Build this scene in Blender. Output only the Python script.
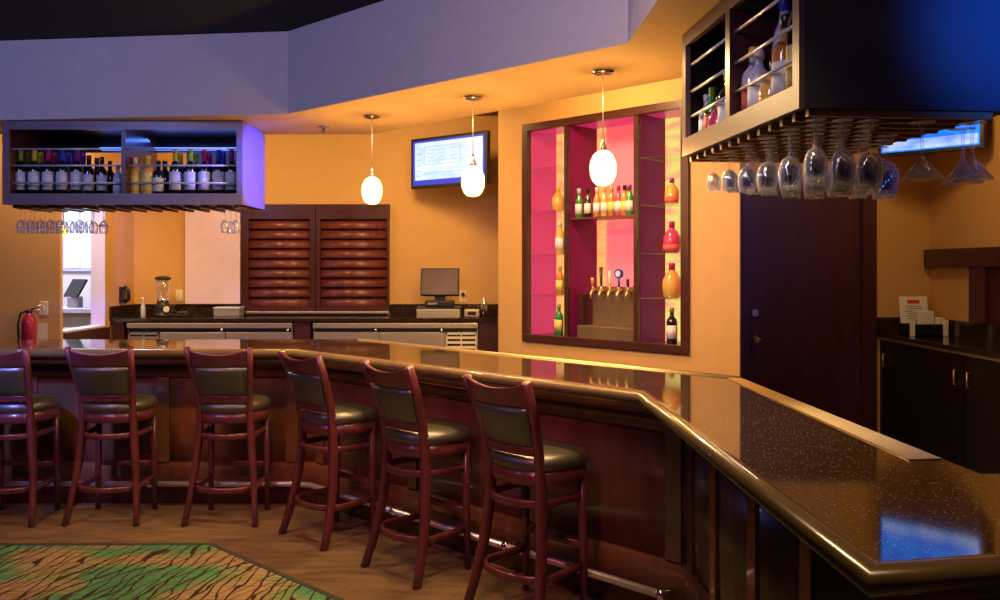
import bpy, bmesh, math, random
from mathutils import Vector, Matrix
random.seed(7)
for o in list(bpy.data.objects): bpy.data.objects.remove(o)
SC = bpy.context.scene
COL = SC.collection
PI = math.pi
R = math.radians

# ------------------------------------------------------------------ camera
cam_d = bpy.data.cameras.new('camera'); cam = bpy.data.objects.new('camera', cam_d); COL.objects.link(cam)
cam.location = (0, 0, 1.61); cam.rotation_euler = (PI/2, 0, 0)
cam_d.sensor_width = 36; cam_d.lens = 30.96; cam_d.shift_y = -0.033; cam_d.clip_start = 0.05
SC.camera = cam
F = 860.0
# ------------------------------------------------------------------ world, exposure
w = bpy.data.worlds.new('world'); SC.world = w; w.use_nodes = True
w.node_tree.nodes['Background'].inputs[0].default_value = (0.30, 0.17, 0.30, 1)
w.node_tree.nodes['Background'].inputs[1].default_value = 0.045
vs = SC.view_settings
vs.view_transform = 'Standard'; vs.look = 'None'; vs.exposure = 0.0; vs.gamma = 1.0; vs.use_curve_mapping = False

def light(kind, name, loc, energy, color, target=None, size=0.3, size_y=None, spot=60, blend=0.5, spec=1.0):
    d = bpy.data.lights.new(name, kind); d.energy = energy; d.color = color
    if kind == 'AREA':
        d.size = size
        if size_y: d.shape = 'RECTANGLE'; d.size_y = size_y
    elif kind == 'SPOT': d.spot_size = R(spot); d.spot_blend = blend; d.shadow_soft_size = size
    else: d.shadow_soft_size = size
    d.specular_factor = spec
    o = bpy.data.objects.new(name, d); COL.objects.link(o); o.location = loc
    if target is not None:
        o.rotation_euler = (Vector(target) - Vector(loc)).to_track_quat('-Z', 'Y').to_euler()
    return o
WARM = (1.0, 0.62, 0.27)
# warm wash over the work aisle behind the bar, from added unseen lamps
WARM = (1.0, 0.60, 0.24)
light('AREA', 'aisle_light', (-2.6, 7.3, 3.08), 34, WARM, (-2.7, 8.3, 0.8), 0.5)
light('AREA', 'aisle_light', (-0.9, 7.2, 3.08), 40, WARM, (-0.9, 8.4, 0.8), 0.5)
light('AREA', 'aisle_light', (0.35, 5.6, 3.08), 55, WARM, (1.0, 6.6, 1.2), 0.5)
light('AREA', 'aisle_light', (2.6, 5.7, 3.08), 16, WARM, (3.3, 7.2, 1.6), 0.4)
light('SPOT', 'aisle_light', (-3.3, 6.75, 3.05), 130, WARM, (-4.0, 7.2, 1.6), 0.1, spot=110, blend=0.6)
# blue and magenta stage lights of the main room
light('AREA', 'blue_room_light', (-3.4, 2.8, 2.9), 30, (0.26, 0.33, 1.0), (-3.0, 6.0, 3.0), 0.5)
light('AREA', 'blue_room_light', (-0.4, 2.2, 2.9), 18, (0.60, 0.50, 0.95), (-0.3, 5.0, 3.0), 0.4)
light('SPOT', 'blue_cabinet_light', (-0.5, 5.25, 2.5), 520, (0.05, 0.09, 1.0), (-1.757, 6.13, 2.31), 0.04, spot=27, blend=0.5)
light('SPOT', 'blue_cabinet_light', (1.95, 0.9, 2.5), 260, (0.01, 0.13, 1.0), (1.75, 2.7, 2.42), 0.1, spot=36, blend=0.9)
light('SPOT', 'blue_panel_light', (-3.3, 3.4, 2.9), 650, (0.12, 0.2, 1.0), (-2.95, 5.88, 0.80), 0.08, spot=24, blend=0.7)
light('SPOT', 'magenta_room_light', (-1.0, 1.3, 2.9), 170, (1.0, 0.14, 0.30), (-0.6, 4.3, 0.4), 0.15, spot=44, blend=0.8)
light('SPOT', 'magenta_room_light', (-3.0, 1.8, 2.9), 120, (0.95, 0.14, 0.34), (-2.6, 5.2, 0.4), 0.15, spot=50, blend=0.8)
for x_, y_, e_ in ((-3.0, 4.75, 70), (-1.6, 4.7, 90), (-0.55, 4.05, 90), (0.0, 3.3, 80)):
    light('SPOT', 'floor_light', (x_, y_, 3.1), e_, (1.0, 0.66, 0.30), (x_+0.1, y_+0.45, 0), 0.10, spot=62, blend=0.9)  # added overhead spots without fixtures, warming floor and stools
for x_, y_ in ((-0.86, 5.32), (-0.25, 4.72), (0.36, 4.12)): light('AREA', 'soffit_downlight', (x_, y_, 2.6), 22, (1.0, 0.66, 0.28), (x_, y_, 0), 0.1)  # added lamps with no fixture in the soffit, for gold highlights on the seats
light('AREA', 'counter_light', (0.35, 2.3, 3.05), 18, (1.0, 0.66, 0.32), (0.75, 2.5, 1.07), 0.3)  # unseen light added to lift the arm rail and granite
light('SPOT', 'aisle_light', (1.25, 5.0, 3.0), 170, (1.0, 0.80, 0.58), (1.15, 3.1, 1.95), 0.1, spot=46, blend=0.6)  # extra spot without a fixture, brightens the glasses under the right cabinet
for x_, e_ in ((-2.9, 60), (-2.0, 70), (-1.3, 60)): light('SPOT', 'front_wash', (x_, 4.3, 3.1), e_, (1.0, 0.60, 0.24), (x_, 5.9, 0.55), 0.08, spot=50, blend=0.9)  # unseen spots added for a warm glow on the bar front
# daylight in the room beyond the hatch
light('AREA', 'front_room_light', (-5.2, 9.0, 2.9), 90, (0.72, 0.76, 1.0), (-5.0, 9.3, 1.0), 1.0)
light('AREA', 'front_room_light', (-4.7, 7.5, 2.6), 22, (0.66, 0.66, 1.0), (-3.78, 8.0, 1.5), 0.5)

# ------------------------------------------------------------------ materials
def lin(c):
    return tuple(((v/255.)/12.92 if v/255. <= .04045 else ((v/255.+.055)/1.055)**2.4) for v in c)
def mat(name, col, rough=0.5, metal=0.0, coat=0.0, emis=None, es=0.0, spec=0.5, alpha=1.0, trans=0.0):
    m = bpy.data.materials.new(name); m.use_nodes = True
    b = m.node_tree.nodes['Principled BSDF']
    b.inputs['Base Color'].default_value = (*col, 1); b.inputs['Roughness'].default_value = rough
    b.inputs['Metallic'].default_value = metal; b.inputs['Coat Weight'].default_value = coat
    b.inputs['Specular IOR Level'].default_value = spec
    b.inputs['Transmission Weight'].default_value = trans
    if emis: b.inputs['Emission Color'].default_value = (*emis, 1); b.inputs['Emission Strength'].default_value = es
    return m
def N(m, t): return m.node_tree.nodes.new(t)
def L(m, a, b): m.node_tree.links.new(a, b)
def coords(m, scale=(1,1,1), rot=(0,0,0)):
    tc = N(m, 'ShaderNodeTexCoord'); mp = N(m, 'ShaderNodeMapping'); L(m, tc.outputs['Object'], mp.inputs[0])
    mp.inputs['Scale'].default_value = scale; mp.inputs['Rotation'].default_value = rot
    return mp.outputs[0]
def ramp(m, fac, stops, interp='LINEAR'):
    r = N(m, 'ShaderNodeValToRGB'); L(m, fac, r.inputs[0]); cr = r.color_ramp; cr.interpolation = interp
    while len(cr.elements) < len(stops): cr.elements.new(0.5)
    for e, (p, c) in zip(cr.elements, stops): e.position = p; e.color = (*c, 1)
    return r.outputs[0]
def noisy(name, c1, c2, scale, rough=0.5, stretch=(1,1,1), detail=4, bump=0.0, coat=0.0, metal=0.0, rot=(0,0,0), spec=0.5):
    m = mat(name, c1, rough, metal, coat, spec=spec); b = m.node_tree.nodes['Principled BSDF']
    n = N(m, 'ShaderNodeTexNoise'); n.inputs['Scale'].default_value = scale; n.inputs['Detail'].default_value = detail
    L(m, coords(m, stretch, rot), n.inputs['Vector'])
    L(m, ramp(m, n.outputs[0], [(0.3, c1), (0.7, c2)]), b.inputs['Base Color'])
    if bump:
        bp = N(m, 'ShaderNodeBump'); bp.inputs['Strength'].default_value = bump; bp.inputs['Distance'].default_value = 0.01
        L(m, n.outputs[0], bp.inputs['Height']); L(m, bp.outputs[0], b.inputs['Normal'])
    return m
def mixrgb(m, fac, a, b_, mode='MIX'):
    x = N(m, 'ShaderNodeMix'); x.data_type = 'RGBA'; x.blend_type = mode
    if hasattr(fac, 'links'): L(m, fac, x.inputs[0])
    else: x.inputs[0].default_value = fac
    for s, v in ((6, a), (7, b_)):
        if isinstance(v, tuple): x.inputs[s].default_value = (*v, 1)
        else: L(m, v, x.inputs[s])
    return x.outputs[2]
def math_(m, op, a, b_=None, c=None):
    x = N(m, 'ShaderNodeMath'); x.operation = op
    for i, v in enumerate((a, b_, c)):
        if v is None: continue
        if isinstance(v, (int, float)): x.inputs[i].default_value = v
        else: L(m, v, x.inputs[i])
    return x.outputs[0]

M = {}
M['wall'] = noisy('ochre_paint', (0.60, 0.345, 0.110), (0.625, 0.365, 0.120), 10, 0.6, bump=0.02)
M['soffit'] = noisy('cream_orange_plaster', (0.74, 0.50, 0.24), (0.80, 0.55, 0.27), 30, 0.65, bump=0.25, detail=6)
M['fascia'] = noisy('pale_plaster', (0.64, 0.55, 0.50), (0.68, 0.59, 0.53), 20, 0.7)
M['black_ceiling'] = noisy('black_ceiling_paint', (0.003, 0.003, 0.004), (0.005, 0.004, 0.005), 8, 0.9)
M['brown_ceiling'] = noisy('brown_ceiling_paint', (0.16, 0.07, 0.03), (0.19, 0.09, 0.04), 8, 0.8)
M['pink_wall'] = noisy('pale_lilac_paint', (0.78, 0.62, 0.84), (0.82, 0.66, 0.88), 9, 0.4)
M['white'] = mat('white_paint', (0.8, 0.78, 0.76), 0.5)
M['lilac'] = mat('lilac_white_paint', (0.60, 0.58, 0.84), 0.5)
M['darkwood'] = noisy('dark_stained_wood', (0.045, 0.012, 0.010), (0.075, 0.022, 0.014), 5, 0.32, (1, 1, 8), coat=0.25)
M['barwood'] = noisy('bar_front_wood', (0.11, 0.038, 0.018), (0.21, 0.078, 0.032), 3.0, 0.25, (2, 2, 0.6), coat=0.35)
M['redwood'] = noisy('mahogany_wood', (0.10, 0.018, 0.016), (0.16, 0.030, 0.022), 4, 0.42, (6, 1, 1), coat=0.2)
M['stoolwood'] = noisy('stool_mahogany', (0.080, 0.017, 0.018), (0.13, 0.028, 0.026), 6, 0.30, (3, 3, 0.7), coat=0.3)
M['doorwood'] = noisy('door_wood', (0.050, 0.012, 0.014), (0.075, 0.020, 0.018), 4, 0.35, (5, 1, 0.6))
M['blackwood'] = noisy('black_cabinet_laminate', (0.008, 0.006, 0.006), (0.013, 0.009, 0.008), 6, 0.35)
M['vinyl'] = noisy('olive_black_vinyl', (0.034, 0.029, 0.015), (0.050, 0.042, 0.022), 60, 0.40, bump=0.12, coat=0.25, spec=0.9)
M['vinyl'].node_tree.nodes['Principled BSDF'].inputs['Coat Weight'].default_value = 0.7; M['vinyl'].node_tree.nodes['Principled BSDF'].inputs['Coat Roughness'].default_value = 0.32
M['steel'] = noisy('brushed_steel', (0.50, 0.43, 0.30), (0.60, 0.52, 0.38), 12, 0.38, (1, 1, 30), metal=0.75)
M['chrome'] = mat('chrome', (0.8, 0.78, 0.75), 0.12, 1.0)
M['brass'] = noisy('polished_brass', (0.85, 0.62, 0.26), (0.92, 0.70, 0.32), 5, 0.42, metal=1.0)
M['black'] = mat('black_plastic', (0.012, 0.011, 0.011), 0.35)
M['grey'] = mat('grey_plastic', (0.25, 0.24, 0.22), 0.45)
M['rubber'] = mat('rubber', (0.01, 0.01, 0.01), 0.8)
M['paper'] = mat('white_paper', (0.85, 0.83, 0.78), 0.7)
M['cream'] = mat('cream_plastic', (0.75, 0.66, 0.45), 0.4)
M['redprint'] = mat('red_print', (0.6, 0.05, 0.06), 0.6)
M['extred'] = mat('fire_red_enamel', (0.30, 0.015, 0.06), 0.2, coat=0.5)
M['rail'] = noisy('lacquered_rail_wood', (0.14, 0.088, 0.030), (0.19, 0.12, 0.04), 4, 0.24, (2, 2, 2), coat=0.6)
M['bulb'] = mat('milky_pendant_glass', (0.9, 0.7, 0.35), 0.4, emis=(1.0, 0.66, 0.24), es=9.0)
m = M['bulb']; nt = m.node_tree; b = nt.nodes['Principled BSDF']; out = nt.nodes['Material Output']
tr = N(m, 'ShaderNodeBsdfTransparent'); tr.inputs[0].default_value = (1, 0.95, 0.85, 1); mx = N(m, 'ShaderNodeMixShader')
vo = N(m, 'ShaderNodeTexVoronoi'); vo.feature = 'DISTANCE_TO_EDGE'; vo.inputs['Scale'].default_value = 42; L(m, coords(m), vo.inputs['Vector'])
L(m, ramp(m, vo.outputs['Distance'], [(0.0, (1.0, 0.42, 0.08)), (0.25, (1.0, 0.74, 0.34))]), b.inputs['Emission Color'])
mx.inputs[0].default_value = 0.5; L(m, tr.outputs[0], mx.inputs[1]); L(m, b.outputs[0], mx.inputs[2]); L(m, mx.outputs[0], out.inputs[0])
b.inputs['Emission Strength'].default_value = 3.2
M['tube'] = mat('warm_light_strip', (0.03, 0.02, 0.01), 0.5, emis=(1.0, 0.52, 0.20), es=1.0)
M['greentube'] = mat('yellow_green_light_strip', (0.03, 0.02, 0.01), 0.5, emis=(1.0, 0.72, 0.24), es=0.95)
for nm_, c1_, c2_ in (('tube', (1.0, 0.50, 0.14), (1.0, 0.30, 0.16)), ('greentube', (0.98, 0.78, 0.20), (1.0, 0.42, 0.22))):
    m = M[nm_]; b = m.node_tree.nodes['Principled BSDF']; b.inputs['Specular IOR Level'].default_value = 0.0
    n = N(m, 'ShaderNodeTexNoise'); n.inputs['Scale'].default_value = 1.0; n.inputs['Detail'].default_value = 5; L(m, coords(m, (6, 6, 16)), n.inputs['Vector'])
    L(m, ramp(m, n.outputs[0], [(0.45, c1_), (0.66, c2_)]), b.inputs['Emission Color'])
M['blueled'] = mat('blue_light_strip', (0.2, 0.3, 1), 0.5, emis=(0.10, 0.22, 1.0), es=5.0)
M['daypane'] = mat('daylit_pane', (0.8, 0.85, 1), 0.4, emis=(0.62, 0.74, 1.0), es=1.5)
M['yellowlamp'] = mat('yellow_lamp_glass', (1, 0.8, 0.2), 0.4, emis=(1.0, 0.72, 0.15), es=4.0)

def thin_glass(name, tint=(1,1,1), refl=0.10, edge=0.65, base=0.0, basecol=(1,1,1)):
    m = bpy.data.materials.new(name); m.use_nodes = True; nt = m.node_tree; nt.nodes.clear()
    out = N(m, 'ShaderNodeOutputMaterial'); tr = N(m, 'ShaderNodeBsdfTransparent'); gl = N(m, 'ShaderNodeBsdfGlossy')
    lw = N(m, 'ShaderNodeLayerWeight'); lw.inputs[0].default_value = 0.35; mx = N(m, 'ShaderNodeMixShader')
    tr.inputs[0].default_value = (*tint, 1); gl.inputs[0].default_value = (1, 1, 1, 1); gl.inputs['Roughness'].default_value = 0.06
    f = math_(m, 'MULTIPLY_ADD', lw.outputs['Facing'], edge, refl)
    L(m, f, mx.inputs[0]); L(m, tr.outputs[0], mx.inputs[1]); L(m, gl.outputs[0], mx.inputs[2])
    if base:
        df_ = N(m, 'ShaderNodeBsdfDiffuse'); df_.inputs[0].default_value = (*basecol, 1); m2 = N(m, 'ShaderNodeMixShader')
        L(m, math_(m, 'MULTIPLY', math_(m, 'POWER', lw.outputs['Facing'], 1.8), base), m2.inputs[0]); L(m, mx.outputs[0], m2.inputs[1]); L(m, df_.outputs[0], m2.inputs[2]); L(m, m2.outputs[0], out.inputs[0])
    else: L(m, mx.outputs[0], out.inputs[0])
    return m
M['glass'] = thin_glass('clear_stemware_glass', (0.985, 0.985, 0.99), 0.08, 0.45, 0.9, (0.85, 0.86, 0.95))  # pale diffuse edge mixed in to stand for sparkle on the glass
M['pane'] = thin_glass('glass_shelf', (0.93, 0.95, 0.92), 0.05, 0.3)
def bottle_mat(name, col, rough=0.08): return mat(name, col, rough, coat=0.6)
M['b_dark'] = bottle_mat('dark_wine_glass', (0.010, 0.010, 0.008))
M['b_green'] = mat('green_bottle_glass', (0.03, 0.26, 0.05), 0.08, coat=0.6, emis=None)
M['b_amber'] = mat('amber_liquor', (0.55, 0.22, 0.035), 0.08, coat=0.6)
M['b_gold'] = mat('golden_liquor', (0.68, 0.40, 0.09), 0.08, coat=0.6)
M['b_pink'] = mat('rose_liquor', (0.55, 0.06, 0.16), 0.08, coat=0.6)
M['b_clear'] = mat('clear_spirit_glass', (0.50, 0.52, 0.58), 0.08, coat=0.6)
M['b_blue'] = mat('blue_spirit_glass', (0.03, 0.08, 0.6), 0.08, coat=0.6)
M['label'] = mat('white_label', (0.72, 0.72, 0.74), 0.6)
M['label_y'] = mat('yellow_label', (0.72, 0.62, 0.18), 0.6)
M['label_r'] = mat('red_label', (0.6, 0.10, 0.08), 0.6)
M['rack'] = noisy('honey_wood', (0.34, 0.17, 0.06), (0.42, 0.22, 0.08), 6, 0.35, (1, 4, 4))
M['frame_light'] = noisy('lit_brown_wood', (0.13, 0.075, 0.065), (0.17, 0.10, 0.085), 5, 0.35, (1, 1, 5))  # brown lightened for the light that falls on this frame
M['end_laminate'] = noisy('violet_grey_laminate', (0.16, 0.13, 0.30), (0.19, 0.15, 0.34), 5, 0.3)  # violet of the blue light mixed into the end panel's colour
M['slate'] = noisy('dark_blue_grey_laminate', (0.05, 0.05, 0.07), (0.065, 0.065, 0.085), 5, 0.4)  # raised bluish tone stands for blue light on the near face
M['frame_slate'] = noisy('grey_violet_frame_wood', (0.16, 0.12, 0.15), (0.20, 0.15, 0.19), 5, 0.35, (1, 1, 6))  # frame wood greyed and lightened to carry the bluish light on it
M['bronze'] = noisy('brown_tinted_steel', (0.26, 0.18, 0.10), (0.33, 0.23, 0.13), 8, 0.35, metal=0.6)
M['satin'] = mat('satin_rail_metal', (0.85, 0.78, 0.62), 0.34, 0.85)
M['rod'] = mat('pale_rod', (0.75, 0.75, 0.78), 0.3, 0.4)
for n, c in dict(olive=(0.30, 0.32, 0.02), yellow=(0.65, 0.52, 0.03), magenta=(0.50, 0.01, 0.16), blue=(0.03, 0.05, 0.55), purple=(0.25, 0.02, 0.28), green=(0.32, 0.50, 0.03), black=(0.01, 0.01, 0.01), white=(0.7, 0.7, 0.7)).items():
    M['cap_'+n] = mat(n+'_capsule', c, 0.3)

# speckled granite
m = mat('speckled_granite', (0.02, 0.012, 0.006), 0.055, coat=0.0, spec=0.9); b = m.node_tree.nodes['Principled BSDF']
v = N(m, 'ShaderNodeTexVoronoi'); v.inputs['Scale'].default_value = 105; L(m, coords(m), v.inputs['Vector'])
sp = math_(m, 'LESS_THAN', v.outputs['Distance'], 0.22)
cs = N(m, 'ShaderNodeSeparateColor'); L(m, v.outputs['Color'], cs.inputs[0])
sp = math_(m, 'MULTIPLY', sp, math_(m, 'GREATER_THAN', cs.outputs[0], 0.62))
n2 = N(m, 'ShaderNodeTexNoise'); n2.inputs['Scale'].default_value = 90; L(m, coords(m), n2.inputs['Vector'])
base = ramp(m, n2.outputs[0], [(0.35, (0.026, 0.014, 0.006)), (0.7, (0.075, 0.042, 0.018))])
L(m, mixrgb(m, sp, base, (0.40, 0.32, 0.23)), b.inputs['Base Color']); M['granite'] = m
# dark polished worktop
M['worktop'] = noisy('dark_polished_worktop', (0.016, 0.010, 0.008), (0.04, 0.022, 0.014), 60, 0.12, coat=0.3)
# floor
m = mat('brown_plank_floor', (0.2, 0.1, 0.04), 0.38, spec=0.4); b = m.node_tree.nodes['Principled BSDF']
br = N(m, 'ShaderNodeTexBrick'); L(m, coords(m, (1, 1, 1), (0, 0, R(20))), br.inputs['Vector'])
br.inputs['Color1'].default_value = (0.20, 0.125, 0.058, 1); br.inputs['Color2'].default_value = (0.165, 0.10, 0.046, 1); br.inputs['Mortar'].default_value = (0.10, 0.055, 0.028, 1)
br.inputs['Scale'].default_value = 1.0; br.inputs['Brick Width'].default_value = 1.1; br.inputs['Row Height'].default_value = 0.16; br.inputs['Mortar Size'].default_value = 0.003
nz = N(m, 'ShaderNodeTexNoise'); nz.inputs['Scale'].default_value = 3.5; nz.inputs['Detail'].default_value = 6; L(m, coords(m, (1, 5, 1), (0, 0, R(20))), nz.inputs['Vector'])
L(m, mixrgb(m, 1.0, br.outputs['Color'], ramp(m, nz.outputs[0], [(0.3, (0.6, 0.6, 0.6)), (0.7, (1.15, 1.1, 1.0))]), 'MULTIPLY'), b.inputs['Base Color']); M['floor'] = m
# carpet: green and tan patches, thin weave lines, dark slanted strokes
m = mat('patterned_carpet', (0.2, 0.3, 0.1), 0.95, spec=0.1); b = m.node_tree.nodes['Principled BSDF']
n1 = N(m, 'ShaderNodeTexNoise'); n1.inputs['Scale'].default_value = 1.9; n1.inputs['Detail'].default_value = 2; L(m, coords(m, (1, 1.6, 1)), n1.inputs['Vector'])
c1 = ramp(m, n1.outputs[0], [(0.40, (0.30, 0.20, 0.085)), (0.48, (0.20, 0.22, 0.08)), (0.54, (0.06, 0.25, 0.09)), (0.68, (0.04, 0.19, 0.07))])
nl = N(m, 'ShaderNodeTexNoise'); nl.inputs['Scale'].default_value = 1.0; nl.inputs['Detail'].default_value = 3; L(m, coords(m, (2.0, 60, 1)), nl.inputs['Vector'])
c2 = mixrgb(m, ramp(m, nl.outputs[0], [(0.42, (0, 0, 0)), (0.55, (1, 1, 1))]), mixrgb(m, 0.55, c1, (0.10, 0.07, 0.03)), c1)
def strokes(rot, scale, th, seed):
    tc = N(m, 'ShaderNodeTexCoord'); mp = N(m, 'ShaderNodeMapping'); L(m, tc.outputs['Object'], mp.inputs[0])
    mp.inputs['Rotation'].default_value = (0, 0, R(rot)); mp.inputs['Location'].default_value = (seed, seed*0.7, 0)
    wv = N(m, 'ShaderNodeTexWave'); wv.inputs['Scale'].default_value = scale; wv.inputs['Distortion'].default_value = 9.0; wv.inputs['Detail'].default_value = 2; wv.inputs['Detail Scale'].default_value = 1.4
    mq = N(m, 'ShaderNodeMapping'); mq.inputs['Scale'].default_value = (1, 0.32, 1); L(m, mp.outputs[0], mq.inputs[0]); L(m, mq.outputs[0], wv.inputs['Vector'])
    nn = N(m, 'ShaderNodeTexNoise'); nn.inputs['Scale'].default_value = 2.2; nn.inputs['Detail'].default_value = 2; L(m, mq.outputs[0], nn.inputs['Vector'])
    return math_(m, 'GREATER_THAN', math_(m, 'MULTIPLY_ADD', nn.outputs[0], 0.35, wv.outputs['Fac']), th)
s = math_(m, 'MAXIMUM', strokes(4, 4.8, 1.11, 3), strokes(24, 4.0, 1.13, 9))
L(m, mixrgb(m, s, c2, (0.035, 0.022, 0.014)), b.inputs['Base Color']); M['carpet'] = m
M['carpet_edge'] = mat('dark_carpet_border', (0.03, 0.035, 0.02), 0.9)
# backlit pink panel with a faint tile grid
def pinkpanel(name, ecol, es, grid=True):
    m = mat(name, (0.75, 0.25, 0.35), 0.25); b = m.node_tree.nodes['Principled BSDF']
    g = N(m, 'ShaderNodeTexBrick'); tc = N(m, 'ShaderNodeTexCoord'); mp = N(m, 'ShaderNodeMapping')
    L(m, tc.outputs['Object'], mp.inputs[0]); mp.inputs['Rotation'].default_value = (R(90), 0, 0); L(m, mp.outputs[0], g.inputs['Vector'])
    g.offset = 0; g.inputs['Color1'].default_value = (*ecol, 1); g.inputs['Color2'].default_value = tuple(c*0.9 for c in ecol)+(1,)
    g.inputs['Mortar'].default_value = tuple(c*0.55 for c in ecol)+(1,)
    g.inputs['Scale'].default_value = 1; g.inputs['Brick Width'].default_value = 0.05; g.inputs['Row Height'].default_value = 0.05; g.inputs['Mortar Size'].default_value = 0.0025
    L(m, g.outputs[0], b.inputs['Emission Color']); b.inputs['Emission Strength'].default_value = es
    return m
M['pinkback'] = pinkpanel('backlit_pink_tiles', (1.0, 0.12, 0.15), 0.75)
M['pinkside'] = mat('pink_backlit_side_panel', (0.36, 0.03, 0.14), 0.3, emis=(1.0, 0.05, 0.24), es=0.32)  # pink glow put into side panels and top board, which are no lamps
M['purpleside'] = mat('plum_side_panel', (0.20, 0.008, 0.11), 0.45, spec=0.2)

def screen_mat(name, c_hi, c_lo, es, strip=None, zlo=0, zhi=1):
    m = mat(name, (0.02, 0.02, 0.02), 0.15); b = m.node_tree.nodes['Principled BSDF']
    n = N(m, 'ShaderNodeTexNoise'); n.inputs['Scale'].default_value = 5; L(m, coords(m, (1, 1, 2.5)), n.inputs['Vector'])
    L(m, ramp(m, n.outputs[0], [(0.35, c_lo), (0.65, c_hi)]), b.inputs['Emission Color']); b.inputs['Emission Strength'].default_value = es
    return m
M['screen_white'] = screen_mat('bright_list_screen', (0.80, 0.90, 1.0), (0.55, 0.75, 1.0), 1.15)
M['screen_blue'] = screen_mat('blue_screen', (0.0, 0.26, 1.0), (0.0, 0.12, 0.9), 1.5)
M['screen_strip'] = screen_mat('pale_screen_strip', (0.50, 0.65, 1.0), (0.15, 0.3, 1.0), 1.2)
M['screen_line'] = mat('screen_grey_line', (0.2, 0.25, 0.4), 0.3, emis=(0.35, 0.45, 0.62), es=0.9)
M['screen_border'] = mat('screen_blue_border', (0.02, 0.03, 0.3), 0.3, emis=(0.02, 0.05, 0.65), es=0.8)

# ------------------------------------------------------------------ mesh helpers
class MB:
    def __init__(s): s.bm = bmesh.new(); s.mi = 0
    def quad(s, vs_):
        try: f = s.bm.faces.new([s.bm.verts.new(v) for v in vs_]); f.material_index = s.mi
        except ValueError: pass
        return s
    def prism(s, poly, z0, z1, bevel=0):
        n = len(poly); lo = [s.bm.verts.new((x, y, z0)) for x, y in poly]; hi = [s.bm.verts.new((x, y, z1)) for x, y in poly]
        fs = [s.bm.faces.new(lo[::-1]), s.bm.faces.new(hi)] + [s.bm.faces.new((lo[i], lo[(i+1) % n], hi[(i+1) % n], hi[i])) for i in range(n)]
        for f in fs: f.material_index = s.mi
        if bevel: bmesh.ops.bevel(s.bm, geom=list({e for f in fs for e in f.edges}), offset=bevel, segments=2, affect='EDGES', profile=0.5)
        return s
    def box(s, x0, x1, y0, y1, z0, z1, bevel=0, rot=0):
        if x0 > x1: x0, x1 = x1, x0
        if y0 > y1: y0, y1 = y1, y0
        p = [(x0, y0), (x1, y0), (x1, y1), (x0, y1)]
        if rot:
            cx, cy = (x0+x1)/2, (y0+y1)/2; c, n = math.cos(rot), math.sin(rot)
            p = [(cx+(x-cx)*c-(y-cy)*n, cy+(x-cx)*n+(y-cy)*c) for x, y in p]
        return s.prism(p, z0, z1, bevel)
    def loft(s, rings, cap=True, closed=True):
        vs_ = [[s.bm.verts.new(p) for p in r] for r in rings]; n = len(rings[0])
        for a, b_ in zip(vs_[:-1], vs_[1:]):
            for i in range(n if closed else n-1):
                f = s.bm.faces.new((a[i], a[(i+1) % n], b_[(i+1) % n], b_[i])); f.smooth = True; f.material_index = s.mi
        if cap and closed:
            for r in (vs_[0][::-1], vs_[-1]):
                try: f = s.bm.faces.new(r); f.material_index = s.mi
                except ValueError: pass
        return s
    def tube(s, path, r, seg=10, cap=True):
        path = [Vector(p) for p in path]; rings = []; up = None
        for i, p in enumerate(path):
            t = (path[min(i+1, len(path)-1)] - path[max(i-1, 0)]).normalized()
            if up is None: up = Vector((0, 0, 1)) if abs(t.z) < 0.9 else Vector((1, 0, 0))
            a = t.cross(up).normalized(); bb = a.cross(t).normalized(); up = bb
            rr = r[i] if isinstance(r, (list, tuple)) else r
            rings.append([p + a*rr*math.cos(2*PI*k/seg) + bb*rr*math.sin(2*PI*k/seg) for k in range(seg)])
        return s.loft(rings, cap)
    def sweep(s, path, w_, d_, side, taper=None):
        """rectangular bar: w_ along side, d_ across; rounded by chamfer"""
        path = [Vector(p) for p in path]; rings = []
        for i, p in enumerate(path):
            t = (path[min(i+1, len(path)-1)] - path[max(i-1, 0)]).normalized()
            sd = Vector(side(i) if callable(side) else side); sd = (sd - t*sd.dot(t)).normalized(); n = t.cross(sd).normalized()
            k = taper[i] if taper else 1; a, b_ = w_*k/2, d_*k/2; ch = min(a, b_)*0.35
            pts = [(a, -b_+ch), (a, b_-ch), (a-ch, b_), (-a+ch, b_), (-a, b_-ch), (-a, -b_+ch), (-a+ch, -b_), (a-ch, -b_)]
            rings.append([p + sd*x + n*y for x, y in pts])
        return s.loft(rings)
    def lathe(s, prof, seg=16, c=(0, 0, 0), cap=True):
        rings = [[(c[0]+r*math.cos(2*PI*k/seg), c[1]+r*math.sin(2*PI*k/seg), c[2]+z) for k in range(seg)] for r, z in prof]
        return s.loft(rings, cap)
    def ball(s, c, rx, ry, rz, seg=12, rings=8):
        pr = [[(c[0]+rx*math.sin(PI*j/rings+1e-3)*math.cos(2*PI*k/seg), c[1]+ry*math.sin(PI*j/rings+1e-3)*math.sin(2*PI*k/seg), c[2]-rz*math.cos(PI*j/rings)) for k in range(seg)] for j in range(rings+1)]
        return s.loft(pr)
def poly_offset(path, off):
    """mitred offset of an open 2-D path; positive = to the left of travel"""
    out = []; P = [Vector(p) for p in path]
    for i, p in enumerate(P):
        ns = []
        if i > 0: t = (p-P[i-1]).normalized(); ns.append(Vector((-t.y, t.x)))
        if i < len(P)-1: t = (P[i+1]-p).normalized(); ns.append(Vector((-t.y, t.x)))
        n = (ns[0]+ns[-1]).normalized(); k = off/max(0.3, n.dot(ns[0])); out.append((p.x+n.x*k, p.y+n.y*k))
    return out
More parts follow.
